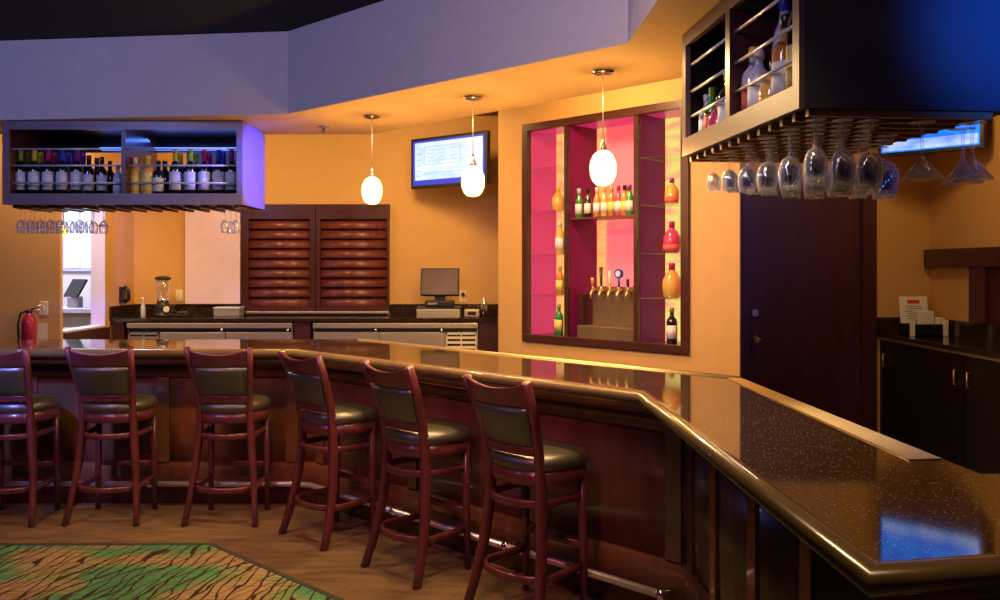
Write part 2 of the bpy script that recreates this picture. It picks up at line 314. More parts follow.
def obj(name, mb, mats, parent=None, world=True, loc=None, rotz=0, smooth=None):
    bmesh.ops.recalc_face_normals(mb.bm, faces=mb.bm.faces)
    me = bpy.data.meshes.new(name); mb.bm.to_mesh(me); mb.bm.free()
    if not isinstance(mats, (list, tuple)): mats = [mats]
    for q in mats: me.materials.append(M[q] if isinstance(q, str) else q)
    o = bpy.data.objects.new(name, me); COL.objects.link(o)
    if parent:
        o.parent = parent
        if world:
            root = parent; mw = Matrix.Identity(4)
            if parent.type == 'EMPTY': mw = Matrix.Translation(parent.location) @ Matrix.Rotation(parent.rotation_euler.z, 4, 'Z')
            else: mw = Matrix.Identity(4)
            o.matrix_parent_inverse = mw.inverted()
    if loc: o.location = loc
    if rotz: o.rotation_euler.z = rotz
    return o
def tag(o, label, cat, group=None):
    o['label'] = label; o['category'] = cat
    if group: o['group'] = group
    return o
def thing(name, label, cat, loc=(0, 0, 0), rotz=0, group=None):
    o = bpy.data.objects.new(name, None); COL.objects.link(o); o.location = loc; o.rotation_euler = (0, 0, rotz); o.empty_display_size = 0.05
    return tag(o, label, cat, group)
def struct(name, mb, mats, parent=None):
    o = obj(name, mb, mats, parent); 
    if not parent: o['kind'] = 'structure'
    return o
def copy_tree(o, parent=None):
    c = o.copy(); COL.objects.link(c); c.parent = parent
    if parent: c.matrix_parent_inverse = o.matrix_parent_inverse.copy()
    for ch in list(o.children): copy_tree(ch, c)
    return c
ORD = ['first', 'second', 'third', 'fourth', 'fifth', 'sixth', 'seventh', 'eighth', 'ninth', 'tenth', 'eleventh', 'twelfth', 'thirteenth', 'fourteenth']

# ------------------------------------------------------------------ setting
CZ = 3.15
struct('floor', MB().box(-7, 4.2, -1.5, 11.2, -0.06, 0.0), 'floor')
struct('ceiling', MB().box(-7, 4.2, -1.5, 11.2, CZ, CZ+0.05), 'black_ceiling')
SO = [(-4.9, 6.03), (-1.386, 5.62), (0.571, 3.84), (0.68, 0.4)]            # soffit, room side
SI = [(1.95, 0.4), (1.95, 3.55), (-0.98, 6.48), (-4.9, 6.48)]              # soffit, aisle side
def band(poly, z0, z1, outer_n):
    mb = MB(); n = len(poly); lo = [mb.bm.verts.new((x, y, z0)) for x, y in poly]; hi = [mb.bm.verts.new((x, y, z1)) for x, y in poly]
    mb.bm.faces.new(lo[::-1]); mb.bm.faces.new(hi)
    for i in range(n):
        f = mb.bm.faces.new((lo[i], lo[(i+1) % n], hi[(i+1) % n], hi[i])); f.material_index = 1 if i < outer_n else 0
    return mb
struct('trim_1', band(SO+SI, 2.61, CZ, 3), ['soffit', 'fascia'])
struct('ceiling_back', MB().prism([(-4.9, 6.49), (-0.97, 6.49), (1.96, 3.56), (3.72, 3.56), (3.72, 8.7), (-4.9, 8.7)], CZ-0.03, CZ-0.001), 'brown_ceiling')
YA, XL, YE = 8.6, -3.66, 7.155
struct('wall_back', MB().box(XL-0.12, 1.6, YA, YA+0.12, 0, CZ), 'wall')
struct('wall_far_left', MB().box(-6.6, XL-0.001, YE, YE+0.045, 0, CZ), 'wall')
wl = MB(); wl.box(XL-0.12, XL, YE+0.045, YA, 0, 1.055); wl.box(XL-0.12, XL, YE+0.045, YA, 2.3, CZ); wl.box(XL-0.12, XL, 7.97, YA, 1.055, 2.3)
struct('wall_left', wl, 'wall')
hl = MB(); hl.box(XL-0.125, XL+0.004, 7.955, 7.969, 1.06, 2.3); hl.box(XL-0.13, XL+0.012, YE+0.05, 7.955, 1.056, 1.072); hl.box(XL-0.125, XL+0.004, YE+0.046, 7.955, 2.285, 2.299)
struct('window_1', hl, 'lilac')
struct('trim_2', MB().box(XL+0.002, XL+0.02, YE+0.05, 8.03, 0.3, 1.05), 'darkwood')
# diagonal wall with the display recess
c45 = math.sqrt(0.5)
NW = Matrix.Translation((0, 7.2, 0)) @ Matrix.Rotation(-PI/4, 4, 'Z')
def n2w(a, d): v_ = NW @ Vector((a, d, 0)); return (v_.x, v_.y)
def nbox(mb, a0, a1, d0, d1, z0, z1): return mb.prism([n2w(a0, d0), n2w(a1, d0), n2w(a1, d1), n2w(a0, d1)], z0, z1)
FA0, FA1, FZ0, FZ1, ND = 0.277, 1.842, 1.01, 2.765, 0.34
wd = MB()
nbox(wd, -0.02, FA0+0.02, 0, 0.44, 0, CZ-0.031); wd.prism([n2w(FA1-0.02, 0), n2w(2.22, 0), n2w(FA1-0.02, 0.398)], 0, CZ-0.031)
nbox(wd, FA0+0.02, FA1-0.02, 0, 0.385, 0, FZ0+0.02); nbox(wd, FA0+0.02, FA1-0.02, 0, 0.385, FZ1-0.02, CZ-0.031); nbox(wd, FA0+0.02, FA1-0.02, 0.365, 0.385, FZ0+0.02, FZ1-0.02)
struct('wall_diagonal', wd, 'wall')
struct('wall_inner_left', MB().box(-0.014, 0.10, 7.23, YA-0.001, 0, CZ-0.031), 'wall')
struct('wall_inner_right', MB().box(1.545, 1.568, 5.67, 7.2, 0, CZ-0.031), 'wall')
YD = 7.2
wr = MB(); wr.box(1.57, 2.03, YD, YD+0.12, 0, CZ-0.031); wr.box(3.15, 3.6, YD, YD+0.12, 0, CZ-0.031); wr.box(2.03, 3.15, YD, YD+0.12, 2.33, CZ-0.031)
struct('wall_door_side', wr, 'wall')
struct('wall_right', MB().box(3.6, 3.72, -1.4, YD+0.12, 0, CZ-0.031), 'wall')
# door
dr = MB().box(2.09, 3.03, YD+0.03, YD+0.075, 0.01, 2.25, 0.004)
door = struct('door_1', dr, 'doorwood')
dh = MB(); dh.tube([(2.145, YD+0.03, 1.0), (2.145, YD-0.03, 1.0)], 0.014); dh.tube([(2.145, YD+0.029, 1.0), (2.145, YD+0.018, 1.0)], 0.034, 16); dh.ball((2.145, YD-0.045, 1.0), 0.031, 0.025, 0.031)
obj('door_handle', dh, 'chrome', door)
db = MB(); db.tube([(2.14, YD+0.029, 1.225), (2.14, YD+0.006, 1.225)], 0.031, 16); db.tube([(2.14, YD+0.006, 1.225), (2.14, YD-0.002, 1.225)], 0.015, 12)
obj('deadbolt', db, 'steel', door)
df = MB()
for x0, x1 in ((2.02, 2.085), (3.036, 3.148)): df.box(x0, x1, YD-0.02, YD+0.1, 0, 2.31, 0.004)
df.box(2.02, 3.148, YD-0.02, YD+0.1, 2.255, 2.33, 0.004)
df.box(3.03, 3.045, YD-0.028, YD+0.05, 0, 2.25)
struct('trim_3', df, 'doorwood')

# room beyond the hatch
struct('wall_front_room', MB().box(-6.6, -3.8, 10.6, 10.7, 0, CZ), 'white')
struct('wall_front_room_side', MB().box(-6.7, -6.6, 7.2, 10.7, 0, CZ), 'white')
wp = MB(); 
struct('window_2', MB().box(-5.72, -4.86, 10.55, 10.6, 1.56, 2.6), 'lilac')
w2 = bpy.data.objects['window_2']
for i, (a, b_) in enumerate(((-5.66, -5.38), (-5.33, -5.17), (-5.12, -4.93))):
    obj('pane', MB().box(a, b_, 10.535, 10.549, 1.60, 2.56), 'daypane', w2)
t = thing('service_counter', 'pale counter in the bright room seen through the hatch', 'counter', (-5.0, 9.4, 0))
obj('counter_body', MB().box(-5.6, -4.15, 9.15, 9.6, 0, 1.12), 'grey', t)
obj('counter_top', MB().box(-5.65, -4.12, 9.1, 9.65, 1.12, 1.17, 0.005), 'lilac', t)
obj('front_band', MB().box(-5.6, -4.15, 9.13, 9.15, 0.93, 0.97), 'paper', t)
t = thing('touch_screen_terminal', 'dark tilted monitor on the counter seen through the hatch', 'monitor', (-4.62, 9.35, 1.17))
s_ = MB(); s_.prism([(-0.14, -0.012), (0.14, -0.012), (0.14, 0.012), (-0.14, 0.012)], -0.10, 0.12, 0.004)
so = obj('screen', s_, 'black', t, world=False, loc=(0, 0, 0.20)); so.rotation_euler = (R(-30), 0, R(-35))
obj('stand', MB().box(-0.06, 0.06, -0.06, 0.06, 0, 0.12, 0.01), 'grey', t, world=False)
t = thing('hanging_lamp', 'small yellow lamp hanging in the bright room beyond the hatch', 'lamp', (-4.72, 9.3, 2.0))
obj('lamp_shade', MB().ball((0, 0, 0), 0.05, 0.05, 0.065), 'yellowlamp', t, world=False)
obj('cord', MB().tube([(0, 0, 0.06), (0, 0, CZ-2.0)], 0.004, 6), 'black', t, world=False)

# ------------------------------------------------------------------ bar
OUT = [(-4.6, 5.63), (-1.355, 5.63), (0.597, 3.735), (0.650, 1.522), (2.3, 1.85)]
INN = [(2.3, 2.28), (1.25, 2.24), (1.168, 4.18), (-1.07, 6.42), (-4.6, 6.42)]
bar = thing('bar_counter', 'long angled bar with speckled granite top, rounded wooden edge and dark panelled front', 'bar', (-0.4, 4.9, 0))
inset = poly_offset(OUT, 0.034)
obj('countertop', MB().prism(inset+INN, 1.025, 1.07, 0.004), 'granite', bar)
def prof_sweep(path, prof, mb=None):
    """prof: list of (offset left, z)"""
    mb = mb or MB(); offs = {}
    rings = []
    P = {o: poly_offset(path, o) for o, z in prof}
    for i in range(len(path)): rings.append([(P[o][i][0], P[o][i][1], z) for o, z in prof])
    vs_ = [[mb.bm.verts.new(p) for p in r] for r in rings]; n = len(prof)
    for a, b_ in zip(vs_[:-1], vs_[1:]):
        for k in range(n):
            f = mb.bm.faces.new((a[k], b_[k], b_[(k+1) % n], a[(k+1) % n])); f.smooth = True
    mb.bm.faces.new(vs_[0]); mb.bm.faces.new(vs_[-1][::-1])
    return mb
pr = [(0.040, 1.0715)]
for k in range(1, 12):
    a = PI/2 + PI*k/12; pr.append((0.034+0.034*math.cos(a), 1.041+0.030*math.sin(a)))
pr += [(0.06, 1.011), (0.07, 1.02)]
rl = prof_sweep(OUT, pr)
obj('arm_rail', rl, 'rail', bar)
obj('apron', prof_sweep(OUT, [(0.055, 1.02), (0.05, 1.008), (0.05, 0.985), (0.09, 0.96), (0.24, 0.95), (0.24, 1.02)]), 'barwood', bar)
PAN = poly_offset(OUT, 0.25)
obj('front_panel', prof_sweep(PAN, [(0.0, 0.0), (0.0, 1.02), (0.06, 1.02), (0.06, 0.0)]), 'barwood', bar)
obj('base_moulding', prof_sweep(PAN, [(-0.022, 0.0), (-0.022, 0.24), (-0.012, 0.27), (0.0, 0.28), (0.0, 0.0)]), 'barwood', bar)
obj('top_moulding', prof_sweep(PAN, [(-0.02, 0.86), (-0.02, 0.94), (0.0, 0.94), (0.0, 0.86)]), 'barwood', bar)
# vertical stiles
def along(p, q, t_): return (p[0]+(q[0]-p[0])*t_, p[1]+(q[1]-p[1])*t_)
def stile(p, dirv, wid):
    d = Vector(dirv).normalized(); n = Vector((d.y, -d.x)); P_ = Vector(p)
    pts = [P_-d*wid/2, P_+d*wid/2, P_+d*wid/2+n*0.018, P_-d*wid/2+n*0.018]
    return MB().prism([(v_.x, v_.y) for v_ in pts], 0.28, 0.86, 0.003)
for i in range(4):
    p, q = Vector(PAN[i]), Vector(PAN[i+1]); ln = (q-p).length; dd = q-p
    if i == 0: ts = [(x-p.x)/dd.x for x in (-4.1, -3.2, -2.3, -1.42)]
    elif i == 1: ts = [0.02, 0.35, 0.68, 0.975]
    elif i == 2: ts = [0.03, 0.22, 0.46, 0.70, 0.97]
    else: ts = [0.04, 0.5, 0.96]
    for t_ in ts: obj('stile', stile(along(p, q, t_), dd, 0.085), 'barwood', bar)
# inner support wall
obj('back_support', prof_sweep([(-4.6, 6.22), (-1.0, 6.22), (1.0, 4.1), (1.07, 2.42), (2.3, 2.2)], [(0, 0), (0, 1.02), (0.05, 1.02), (0.05, 0)]), 'blackwood', bar)
# brass drip strip along the bartender's edge
st = MB(); st.prism([(1.141, 2.40), (1.238, 2.41), (1.166, 4.175), (1.10, 4.16)], 1.0703, 1.074)
obj('brass_strip', st, 'brass', bar)
st = MB(); q0 = Vector((1.16, 4.17)); q1 = Vector((-1.05, 6.385)); 
st.tube([(q0.x, q0.y, 1.068), (q1.x, q1.y, 1.068)], 0.012, 8)
obj('edge_strip', st, 'brass', bar)
# foot rail
FR = poly_offset(OUT, 0.14)
px_end = (0.675, 3.80)
def lift(pts, z): return [(x, y, z) for x, y in pts]
s1 = FR[1]; s2 = (FR[2][0]-0.02, FR[2][1]+0.02)
fr = MB(); fr.tube(lift([FR[0], along(FR[0], s1, 0.97), along(s1, s2, 0.02), s2], 0.155), 0.019, 12)
rail = obj('foot_rail', fr, 'satin', bar)
def bracket(p, inward):
    mb = MB(); i_ = Vector(inward).normalized(); P_ = Vector(p); a = P_-i_*0.0; e = P_+i_*0.11
    mb.tube([(a.x, a.y, 0.155), (e.x, e.y, 0.155)], 0.012, 10); mb.ball((p[0], p[1], 0.155), 0.028, 0.028, 0.028)
    f0 = P_+i_*0.095
    mb.tube([(f0.x, f0.y, 0.155), (e.x, e.y, 0.155)], 0.035, 14)
    return mb
for p in ((-3.9, FR[0][1]), (-2.35, FR[0][1]), (-1.55, FR[0][1])): obj('bracket', bracket(p, (0, 1)), 'chrome', rail)
for t_ in (0.33, 0.66, 1.0): obj('bracket', bracket(along(s1, s2, t_), (1, 1)), 'chrome', rail)

# ------------------------------------------------------------------ bar stools
def arc_pts(x, yr, yb, z, n=9, wide=None):
    """U shape: from front left leg, around the back, to front right leg"""
    return None
def make_stool():
    t = thing('bar_stool', 'x', 'stool', group='bar stools')
    W = lambda nm, mb, mt, par=t: obj(nm, mb, mt, par, world=False)
    for sx in (-1, 1):
        path = [(sx*0.222, -0.205, 0), (sx*0.208, -0.165, 0.12), (sx*0.185, -0.12, 0.32), (sx*0.165, -0.10, 0.52), (sx*0.158, -0.10, 0.68), (sx*0.162, -0.118, 0.80), (sx*0.178, -0.165, 0.95), (sx*0.195, -0.228, 1.108)]
        W('leg', MB().sweep(path, 0.032, 0.045, (1, 0, 0), [0.95, 1, 1.1, 1.15, 1.1, 1.0, 0.95, 0.9]), 'stoolwood')
        W('leg', MB().sweep([(sx*0.19, 0.17, 0), (sx*0.185, 0.165, 0.35), (sx*0.18, 0.16, 0.69)], 0.034, 0.034, (1, 0, 0), [0.85, 1, 1.1]), 'stoolwood')
    def outline(k, n=28):
        pts = []
        for j in range(n):
            a = 2*PI*j/n; c_, s_ = math.cos(a), math.sin(a)
            r_ = 1/((abs(c_)**2.6+abs(s_)**2.6)**(1/2.6))
            x = 0.226*r_*c_; y = 0.212*r_*s_+0.052
            x *= 1.0+0.35*(y-0.04)*1.0 if y < 0.04 else 1.0
            pts.append((x*k, (y-0.04)*k+0.04))
        return pts
    sf = MB(); rg = []
    for k, z in ((0.93, 0.625), (0.96, 0.63), (0.96, 0.695)): rg.append([(x, y, z) for x, y in outline(k)])
    W('seat_frame', sf.loft(rg), 'stoolwood')
    sp = MB(); rg = []
    for k, z in ((0.95, 0.69), (1.0, 0.70), (1.02, 0.72), (0.99, 0.742), (0.92, 0.755), (0.75, 0.764), (0.45, 0.766), (0.1, 0.764)): rg.append([(x, y, z) for x, y in outline(k)])
    W('seat', sp.loft(rg), 'vinyl')
    # backrest: crest rail, pad, lower rail, all bowed backward
    def bow(x, amt=0.035, half=0.2): return -amt*(1-(x/half)**2)
    def yb(z): return -0.115 if z < 0.8 else -0.118-(z-0.80)*0.357
    def slab(z0f, z1f, xh0, xh1, th, n=13, puff=0, edge=0.0):
        mb = MB(); rings = []
        for i in range(n):
            u = -1+2*i/(n-1); z0, z1 = z0f(u), z1f(u); ring = []
            mz = 6
            e = (1-abs(u)**6)
            for j in range(mz+1):
                z = z0+(z1-z0)*j/mz; h = xh0+(xh1-xh0)*(z-0.75)/0.35; pf = puff*e*(1-abs(2*j/mz-1)**4)
                ring.append((u*h, yb(z)+bow(u*h)-th/2-pf, z))
            for j in range(mz, -1, -1):
                z = z0+(z1-z0)*j/mz; h = xh0+(xh1-xh0)*(z-0.75)/0.35; pf = puff*e*(1-abs(2*j/mz-1)**4)
                ring.append((u*h, yb(z)+bow(u*h)+th/2+pf, z))
            rings.append(ring)
        return mb.loft(rings)
    W('crest_rail', slab(lambda u: 0.985+0.004*(1-u*u), lambda u: 1.108-0.038*(1-u*u), 0.155, 0.196, 0.024), 'stoolwood')
    W('backrest', slab(lambda u: 0.80, lambda u: 0.988, 0.147, 0.184, 0.022, puff=0.013), 'vinyl')
    W('lower_rail', slab(lambda u: 0.765, lambda u: 0.802, 0.150, 0.19, 0.024), 'stoolwood')
    def hoop(z, xf, yf, xr, yr, ybk, n=16):
        pts = [(-xf, yf, z), (-xf*0.99, (yf+yr)/2, z)]
        for i in range(n+1):
            a = PI + PI*i/n; pts.append((xr*math.cos(a), yr+(yr-ybk)*math.sin(a), z))
        return pts + [(xf*0.99, (yf+yr)/2, z), (xf, yf, z)]
    W('hoop_stretcher', MB().sweep(hoop(0.545, 0.18, 0.16, 0.175, -0.02, -0.165), 0.035, 0.022, (0, 0, 1)), 'stoolwood')
    W('hoop_stretcher', MB().sweep(hoop(0.215, 0.185, 0.165, 0.195, -0.06, -0.19), 0.034, 0.022, (0, 0, 1)), 'stoolwood')
    W('foot_bar', MB().sweep([(-0.18, 0.165, 0.31), (0.18, 0.165, 0.31)], 0.032, 0.022, (0, 0, 1)), 'stoolwood')
    return t
stool0 = make_stool()
RX, RY = 0.0, -0.205
def put_stool(o, rearL, rearR):
    l, r = Vector(rearL), Vector(rearR); d = (r-l).normalized(); mid = (l+r)/2; fwd = Vector((-d.y, d.x))
    c = mid + fwd*0.205
    o.location = (c.x, c.y, 0); o.rotation_euler.z = math.atan2(d.y, d.x)
SP = [((-3.345, 5.325), (-2.90, 5.325), 'dark red wooden bar stool cut by the left edge of the photo'),
      ((-2.704, 5.346), (-2.263, 5.346), 'dark red wooden bar stool in front of the blue-lit bar panel'),
      ((-1.958, 5.34), (-1.523, 5.33), 'wooden bar stool third from the left, last one square to the bar'),
      ((-1.332, 5.205), (-0.985, 4.867), 'wooden bar stool just past the bend, first one turned to the angled front'),
      ((-0.74, 4.63), (-0.404, 4.287), 'wooden bar stool second from the right, in the middle of the angled front'),
      ((-0.173, 4.06), (0.163, 3.72), 'nearest and largest bar stool, standing beside the dark bar corner')]
for i, (a, b_, lb) in enumerate(SP):
    o = stool0 if i == 0 else copy_tree(stool0)
    put_stool(o, a, b_); o['label'] = lb

# ------------------------------------------------------------------ carpet
cp = [(-4.9, 4.96), (-1.662, 4.98), (0.52, 2.96), (0.52, 1.0), (-4.9, 1.0)]
ca = thing('carpet', 'green and tan carpet with dark slanting strokes at lower left', 'carpet', (-2.5, 4, 0))
obj('pile', MB().prism(poly_offset(cp[:3], -0.03)+cp[3:], 0.001, 0.009), 'carpet', ca)
obj('border', prof_sweep(cp[:3], [(0.0, 0.001), (0.0, 0.012), (-0.03, 0.012), (-0.03, 0.001)]), 'carpet_edge', ca)

# ------------------------------------------------------------------ pendants
def make_pendant():
    t = thing('pendant_lamp', 'x', 'lamp', group='pendant lamps over the bar')
    W = lambda nm, mb, mt, par=t: obj(nm, mb, mt, par, world=False)
    W('canopy', MB().lathe([(0.062, 0.0), (0.060, -0.012), (0.045, -0.022), (0.012, -0.028)], 20), 'chrome')
    W('cord', MB().tube([(0, 0, -0.025), (0, 0, -0.34)], 0.0028, 6), 'steel')
    W('socket', MB().lathe([(0.006, -0.34), (0.010, -0.37), (0.018, -0.395), (0.024, -0.412)], 14), 'chrome')
    W('lamp_shade', MB().lathe([(0.024, -0.41), (0.048, -0.43), (0.064, -0.465), (0.068, -0.50), (0.064, -0.535), (0.052, -0.565), (0.034, -0.583), (0.012, -0.588)], 20), 'bulb')
    return t
pend0 = make_pendant()
for i, (x, y, lb) in enumerate(((-0.842, 5.66, 'glowing glass pendant lamp in front of the louvred shutters'), (-0.158, 5.03, 'glowing glass pendant lamp in front of the white list screen'), (0.523, 4.365, 'glowing glass pendant lamp in front of the pink bottle display'))):
    o = pend0 if i == 0 else copy_tree(pend0)
    o.location = (x, y, 2.61); o['label'] = lb
    light('POINT', 'pendant_glow', (x, y, 2.11), 26, (1.0, 0.56, 0.18), size=0.03)
t = thing('ceiling_sprinkler', 'small round sprinkler plate on the orange soffit left of the pendants', 'sprinkler', (-1.25, 6.1, 2.61))
obj('plate', MB().lathe([(0.045, 0.0), (0.042, -0.01), (0.015, -0.014)], 16), 'chrome', t, world=False)
obj('nozzle', MB().lathe([(0.012, -0.012), (0.012, -0.035), (0.022, -0.038), (0.022, -0.042)], 12), 'chrome', t, world=False)

# ------------------------------------------------------------------ bottles and glasses
def cyl_shell(mb, r, z0, z1, seg=16, a0=-PI*0.95, a1=-PI*0.05):
    """label patch curved round the front (-y)"""
    pts = [(r*math.cos(a0+(a1-a0)*k/seg), r*math.sin(a0+(a1-a0)*k/seg)) for k in range(seg+1)]
    inn = [(x*0.97, y*0.97) for x, y in pts]
    rings = [[(p[0], p[1], z0), (p[0], p[1], z1), (q[0], q[1], z1), (q[0], q[1], z0)] for p, q in zip(pts, inn)]
    return mb.loft(rings)
PROF = {
 'wine': (0.0375, [(0.030, 0), (0.0375, 0.004), (0.0375, 0.185), (0.034, 0.205), (0.020, 0.225), (0.0145, 0.24), (0.0145, 0.30), (0.012, 0.305)]),
 'beer': (0.030, [(0.026, 0), (0.030, 0.004), (0.030, 0.125), (0.026, 0.145), (0.016, 0.170), (0.013, 0.185), (0.0125, 0.225), (0.009, 0.23)]),
 'spirit': (0.040, [(0.035, 0), (0.040, 0.005), (0.041, 0.16), (0.036, 0.185), (0.019, 0.205), (0.0155, 0.22), (0.0155, 0.265), (0.012, 0.27)]),
 'round': (0.056, [(0.038, 0), (0.050, 0.008), (0.056, 0.06), (0.054, 0.10), (0.036, 0.135), (0.019, 0.15), (0.016, 0.165), (0.016, 0.19), (0.012, 0.195)]),
 'tall': (0.034, [(0.030, 0), (0.034, 0.004), (0.036, 0.19), (0.030, 0.235), (0.018, 0.27), (0.015, 0.29), (0.015, 0.325), (0.012, 0.33)])}
CACHE = {}
def bottle(kind, loc, glass, cap, label, lab_mat='label', scale=1.0, group=None, rotz=0, seg=14):
    key = (kind, glass, cap, lab_mat)
    if key in CACHE: o = copy_tree(CACHE[key])
    else:
        r, pr_ = PROF[kind]; H_ = pr_[-1][1]
        o = thing('wine_bottle' if kind == 'wine' else ('beer_bottle' if kind == 'beer' else 'liquor_bottle'), 'x', 'bottle')
        obj('glass_body', MB().lathe(pr_, seg), glass, o, world=False)
        nr = pr_[-2][0]; z0 = H_-(0.07 if kind == 'wine' else 0.035)
        obj('cap', MB().lathe([(nr+0.002, z0), (nr+0.002, H_-0.002), (nr, H_+0.003)], seg), cap, o, world=False)
        if lab_mat:
            zb = pr_[2][1]
            obj('label_paper', cyl_shell(MB(), r+0.0015, zb*0.25, zb*0.88), lab_mat, o, world=False)
        CACHE[key] = o
    o.location = loc; o.scale = (scale,)*3; o.rotation_euler.z = rotz; o['label'] = label; o['category'] = 'bottle'
    if group: o['group'] = group
    return o
def make_glass(kind):
    nm = {'wine': 'wine_glass', 'martini': 'martini_glass'}[kind]
    t = thing(nm, 'x', 'glass')
    if kind == 'wine':
        obj('foot', MB().lathe([(0.001, -0.004), (0.034, -0.001), (0.034, 0.0), (0.001, 0.0015)], 18), 'glass', t, world=False)
        obj('stem', MB().lathe([(0.010, -0.003), (0.0042, -0.02), (0.0042, -0.085), (0.009, -0.098)], 10, cap=False), 'glass', t, world=False)
        obj('bowl', MB().lathe([(0.008, -0.097), (0.026, -0.108), (0.037, -0.13), (0.041, -0.155), (0.039, -0.185), (0.034, -0.215), (0.033, -0.215), (0.038, -0.185), (0.0395, -0.155), (0.035, -0.132), (0.024, -0.111), (0.006, -0.101)], 18, cap=False), 'glass', t, world=False)
    else:
        obj('foot', MB().lathe([(0.001, -0.004), (0.037, -0.001), (0.037, 0.0), (0.001, 0.0015)], 18), 'glass', t, world=False)
        obj('stem', MB().lathe([(0.010, -0.003), (0.0045, -0.02), (0.0045, -0.09), (0.009, -0.10)], 10, cap=False), 'glass', t, world=False)
        obj('bowl', MB().lathe([(0.006, -0.10), (0.058, -0.165), (0.0565, -0.165), (0.005, -0.104)], 22, cap=False), 'glass', t, world=False)
    return t
wine0 = make_glass('wine'); mart0 = make_glass('martini'); used = {'w': False, 'm': False}
def hang(kind, loc, label, group, scale=1.0):
    k = 'w' if kind == 'wine' else 'm'; src = wine0 if k == 'w' else mart0
    o = src if not used[k] else copy_tree(src); used[k] = True
    o.location = loc; o.scale = (scale,)*3; o['label'] = label; o['group'] = group
    return o

# ------------------------------------------------------------------ left hanging cabinet
CX0, CX1, CY0, CY1, CB, CT = -3.385, -1.757, 5.86, 6.40, 2.035, 2.605
cab = thing('hanging_bottle_cabinet', 'wide dark hanging cabinet of wine bottles with a blue-lit end, at left', 'cabinet', ((CX0+CX1)/2, (CY0+CY1)/2, CB))
cb = MB(); cb.box(CX0, CX1, CY0+0.01, CY1, CB, CB+0.06); cb.box(CX0, CX1, CY0+0.01, CY1, CT-0.03, CT); cb.box(CX0, CX0+0.025, CY0+0.01, CY1, CB+0.06, CT-0.03); cb.box(CX1-0.025, CX1, CY0+0.01, CY1, CB+0.06, CT-0.03)
obj('carcass', cb, 'darkwood', cab)
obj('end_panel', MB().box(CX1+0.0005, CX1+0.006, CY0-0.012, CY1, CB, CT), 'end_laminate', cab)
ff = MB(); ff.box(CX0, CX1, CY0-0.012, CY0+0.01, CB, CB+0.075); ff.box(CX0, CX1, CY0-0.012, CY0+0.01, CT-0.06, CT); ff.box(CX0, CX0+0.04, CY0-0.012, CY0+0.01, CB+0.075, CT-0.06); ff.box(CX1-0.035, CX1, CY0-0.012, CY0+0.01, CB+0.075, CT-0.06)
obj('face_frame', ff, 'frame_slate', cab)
xm = (124-500)/F*5.86
obj('divider', MB().box(xm-0.014, xm+0.014, CY0-0.01, CY1-0.01, CB+0.03, CT-0.03), 'darkwood', cab)
xb0, xb1 = -3.08, -2.33
bk = MB(); bk.box(CX0, xb0, CY1-0.012, CY1, CB, CT); bk.box(xb1, CX1, CY1-0.012, CY1, CB, CT); bk.box(xb0, xb1, CY1-0.012, CY1, 2.46, CT); 
obj('back_panel', bk, 'blackwood', cab)
for y_ in (149, 165.5, 183):
    z = 1.61+(267-y_)*5.9/F
    for a, b_ in ((CX0+0.03, xm-0.014), (xm+0.014, CX1-0.03)): obj('guard_rod', MB().tube([(a, 5.9, z), (b_, 5.9, z)], 0.0065, 8), 'rod', cab)
obj('light_strip', MB().box(-2.95, CX1-0.05, CY1-0.06, CY1-0.03, 2.475, 2.49), 'blueled', cab)
light('AREA', 'cabinet_strip_glow', (-2.3, 6.25, 2.53), 1.6, (0.08, 0.2, 1.0), (-2.3, 6.1, 2.1), 0.9, 0.05)
for i in range(14):
    x = CX0+0.06+i*0.1165
    obj('glass_rack_rail', MB().box(x-0.012, x+0.012, CY0+0.03, CY1-0.03, CB-0.022, CB-0.001), 'darkwood', cab)
FZ = CB+0.062
G1 = 'wine bottles in the left hanging cabinet'
caps = ['olive', 'yellow', 'magenta', 'blue', 'purple']
for i, px in enumerate((20.5, 34.5, 48.5, 62.5, 77)):
    for row in (0, 1):
        y = 6.0+row*0.12; x = (px-500)/F*6.0
        if row: x = x/6.0*y + 0.045
        bottle('wine', (x, y, FZ), 'b_dark', 'cap_'+caps[i], 'white-labelled wine bottle with %s capsule, %s pair from left in left bay, %s' % (caps[i], ORD[i], 'front one' if not row else 'rear one'), group=G1, scale=1.07)
for px, y, k, g_, cp_, lm, sc, lb in (
    (89, 5.98, 'wine', 'b_dark', 'cap_black', 'label', 0.94, 'black-capped wine bottle with white label right after the colour-capped pairs'),
    (97, 6.12, 'wine', 'b_dark', 'cap_black', None, 0.94, 'plain dark wine bottle standing behind the white labels in left bay'),
    (102, 5.97, 'wine', 'b_dark', 'cap_black', 'label', 0.9, 'dark wine bottle with a narrow pale label in the left bay'),
    (110, 6.1, 'wine', 'b_dark', 'cap_black', None, 0.86, 'short black bottle beside the divider in the left bay'),
    (118, 5.96, 'spirit', 'b_clear', 'cap_white', 'label', 0.8, 'short clear bottle against the divider of the left cabinet'),
    (135, 5.97, 'spirit', 'b_gold', 'cap_white', 'label_y', 1.0, 'golden bottle with white cap, first in the right bay'),
    (148, 5.97, 'spirit', 'b_gold', 'cap_yellow', 'label_y', 1.04, 'golden bottle with cork-coloured cap, second in the right bay'),
    (158.5, 5.97, 'spirit', 'b_dark', 'cap_black', 'label', 0.92, 'dark bottle with small white label in the right bay'),
    (165, 6.08, 'spirit', 'b_dark', 'cap_black', None, 0.96, 'unlabelled dark bottle in the middle of the right bay')):
    o = bottle(k, ((px-500)/F*y, y, FZ), g_, cp_, lb, lm, sc, group=G1)
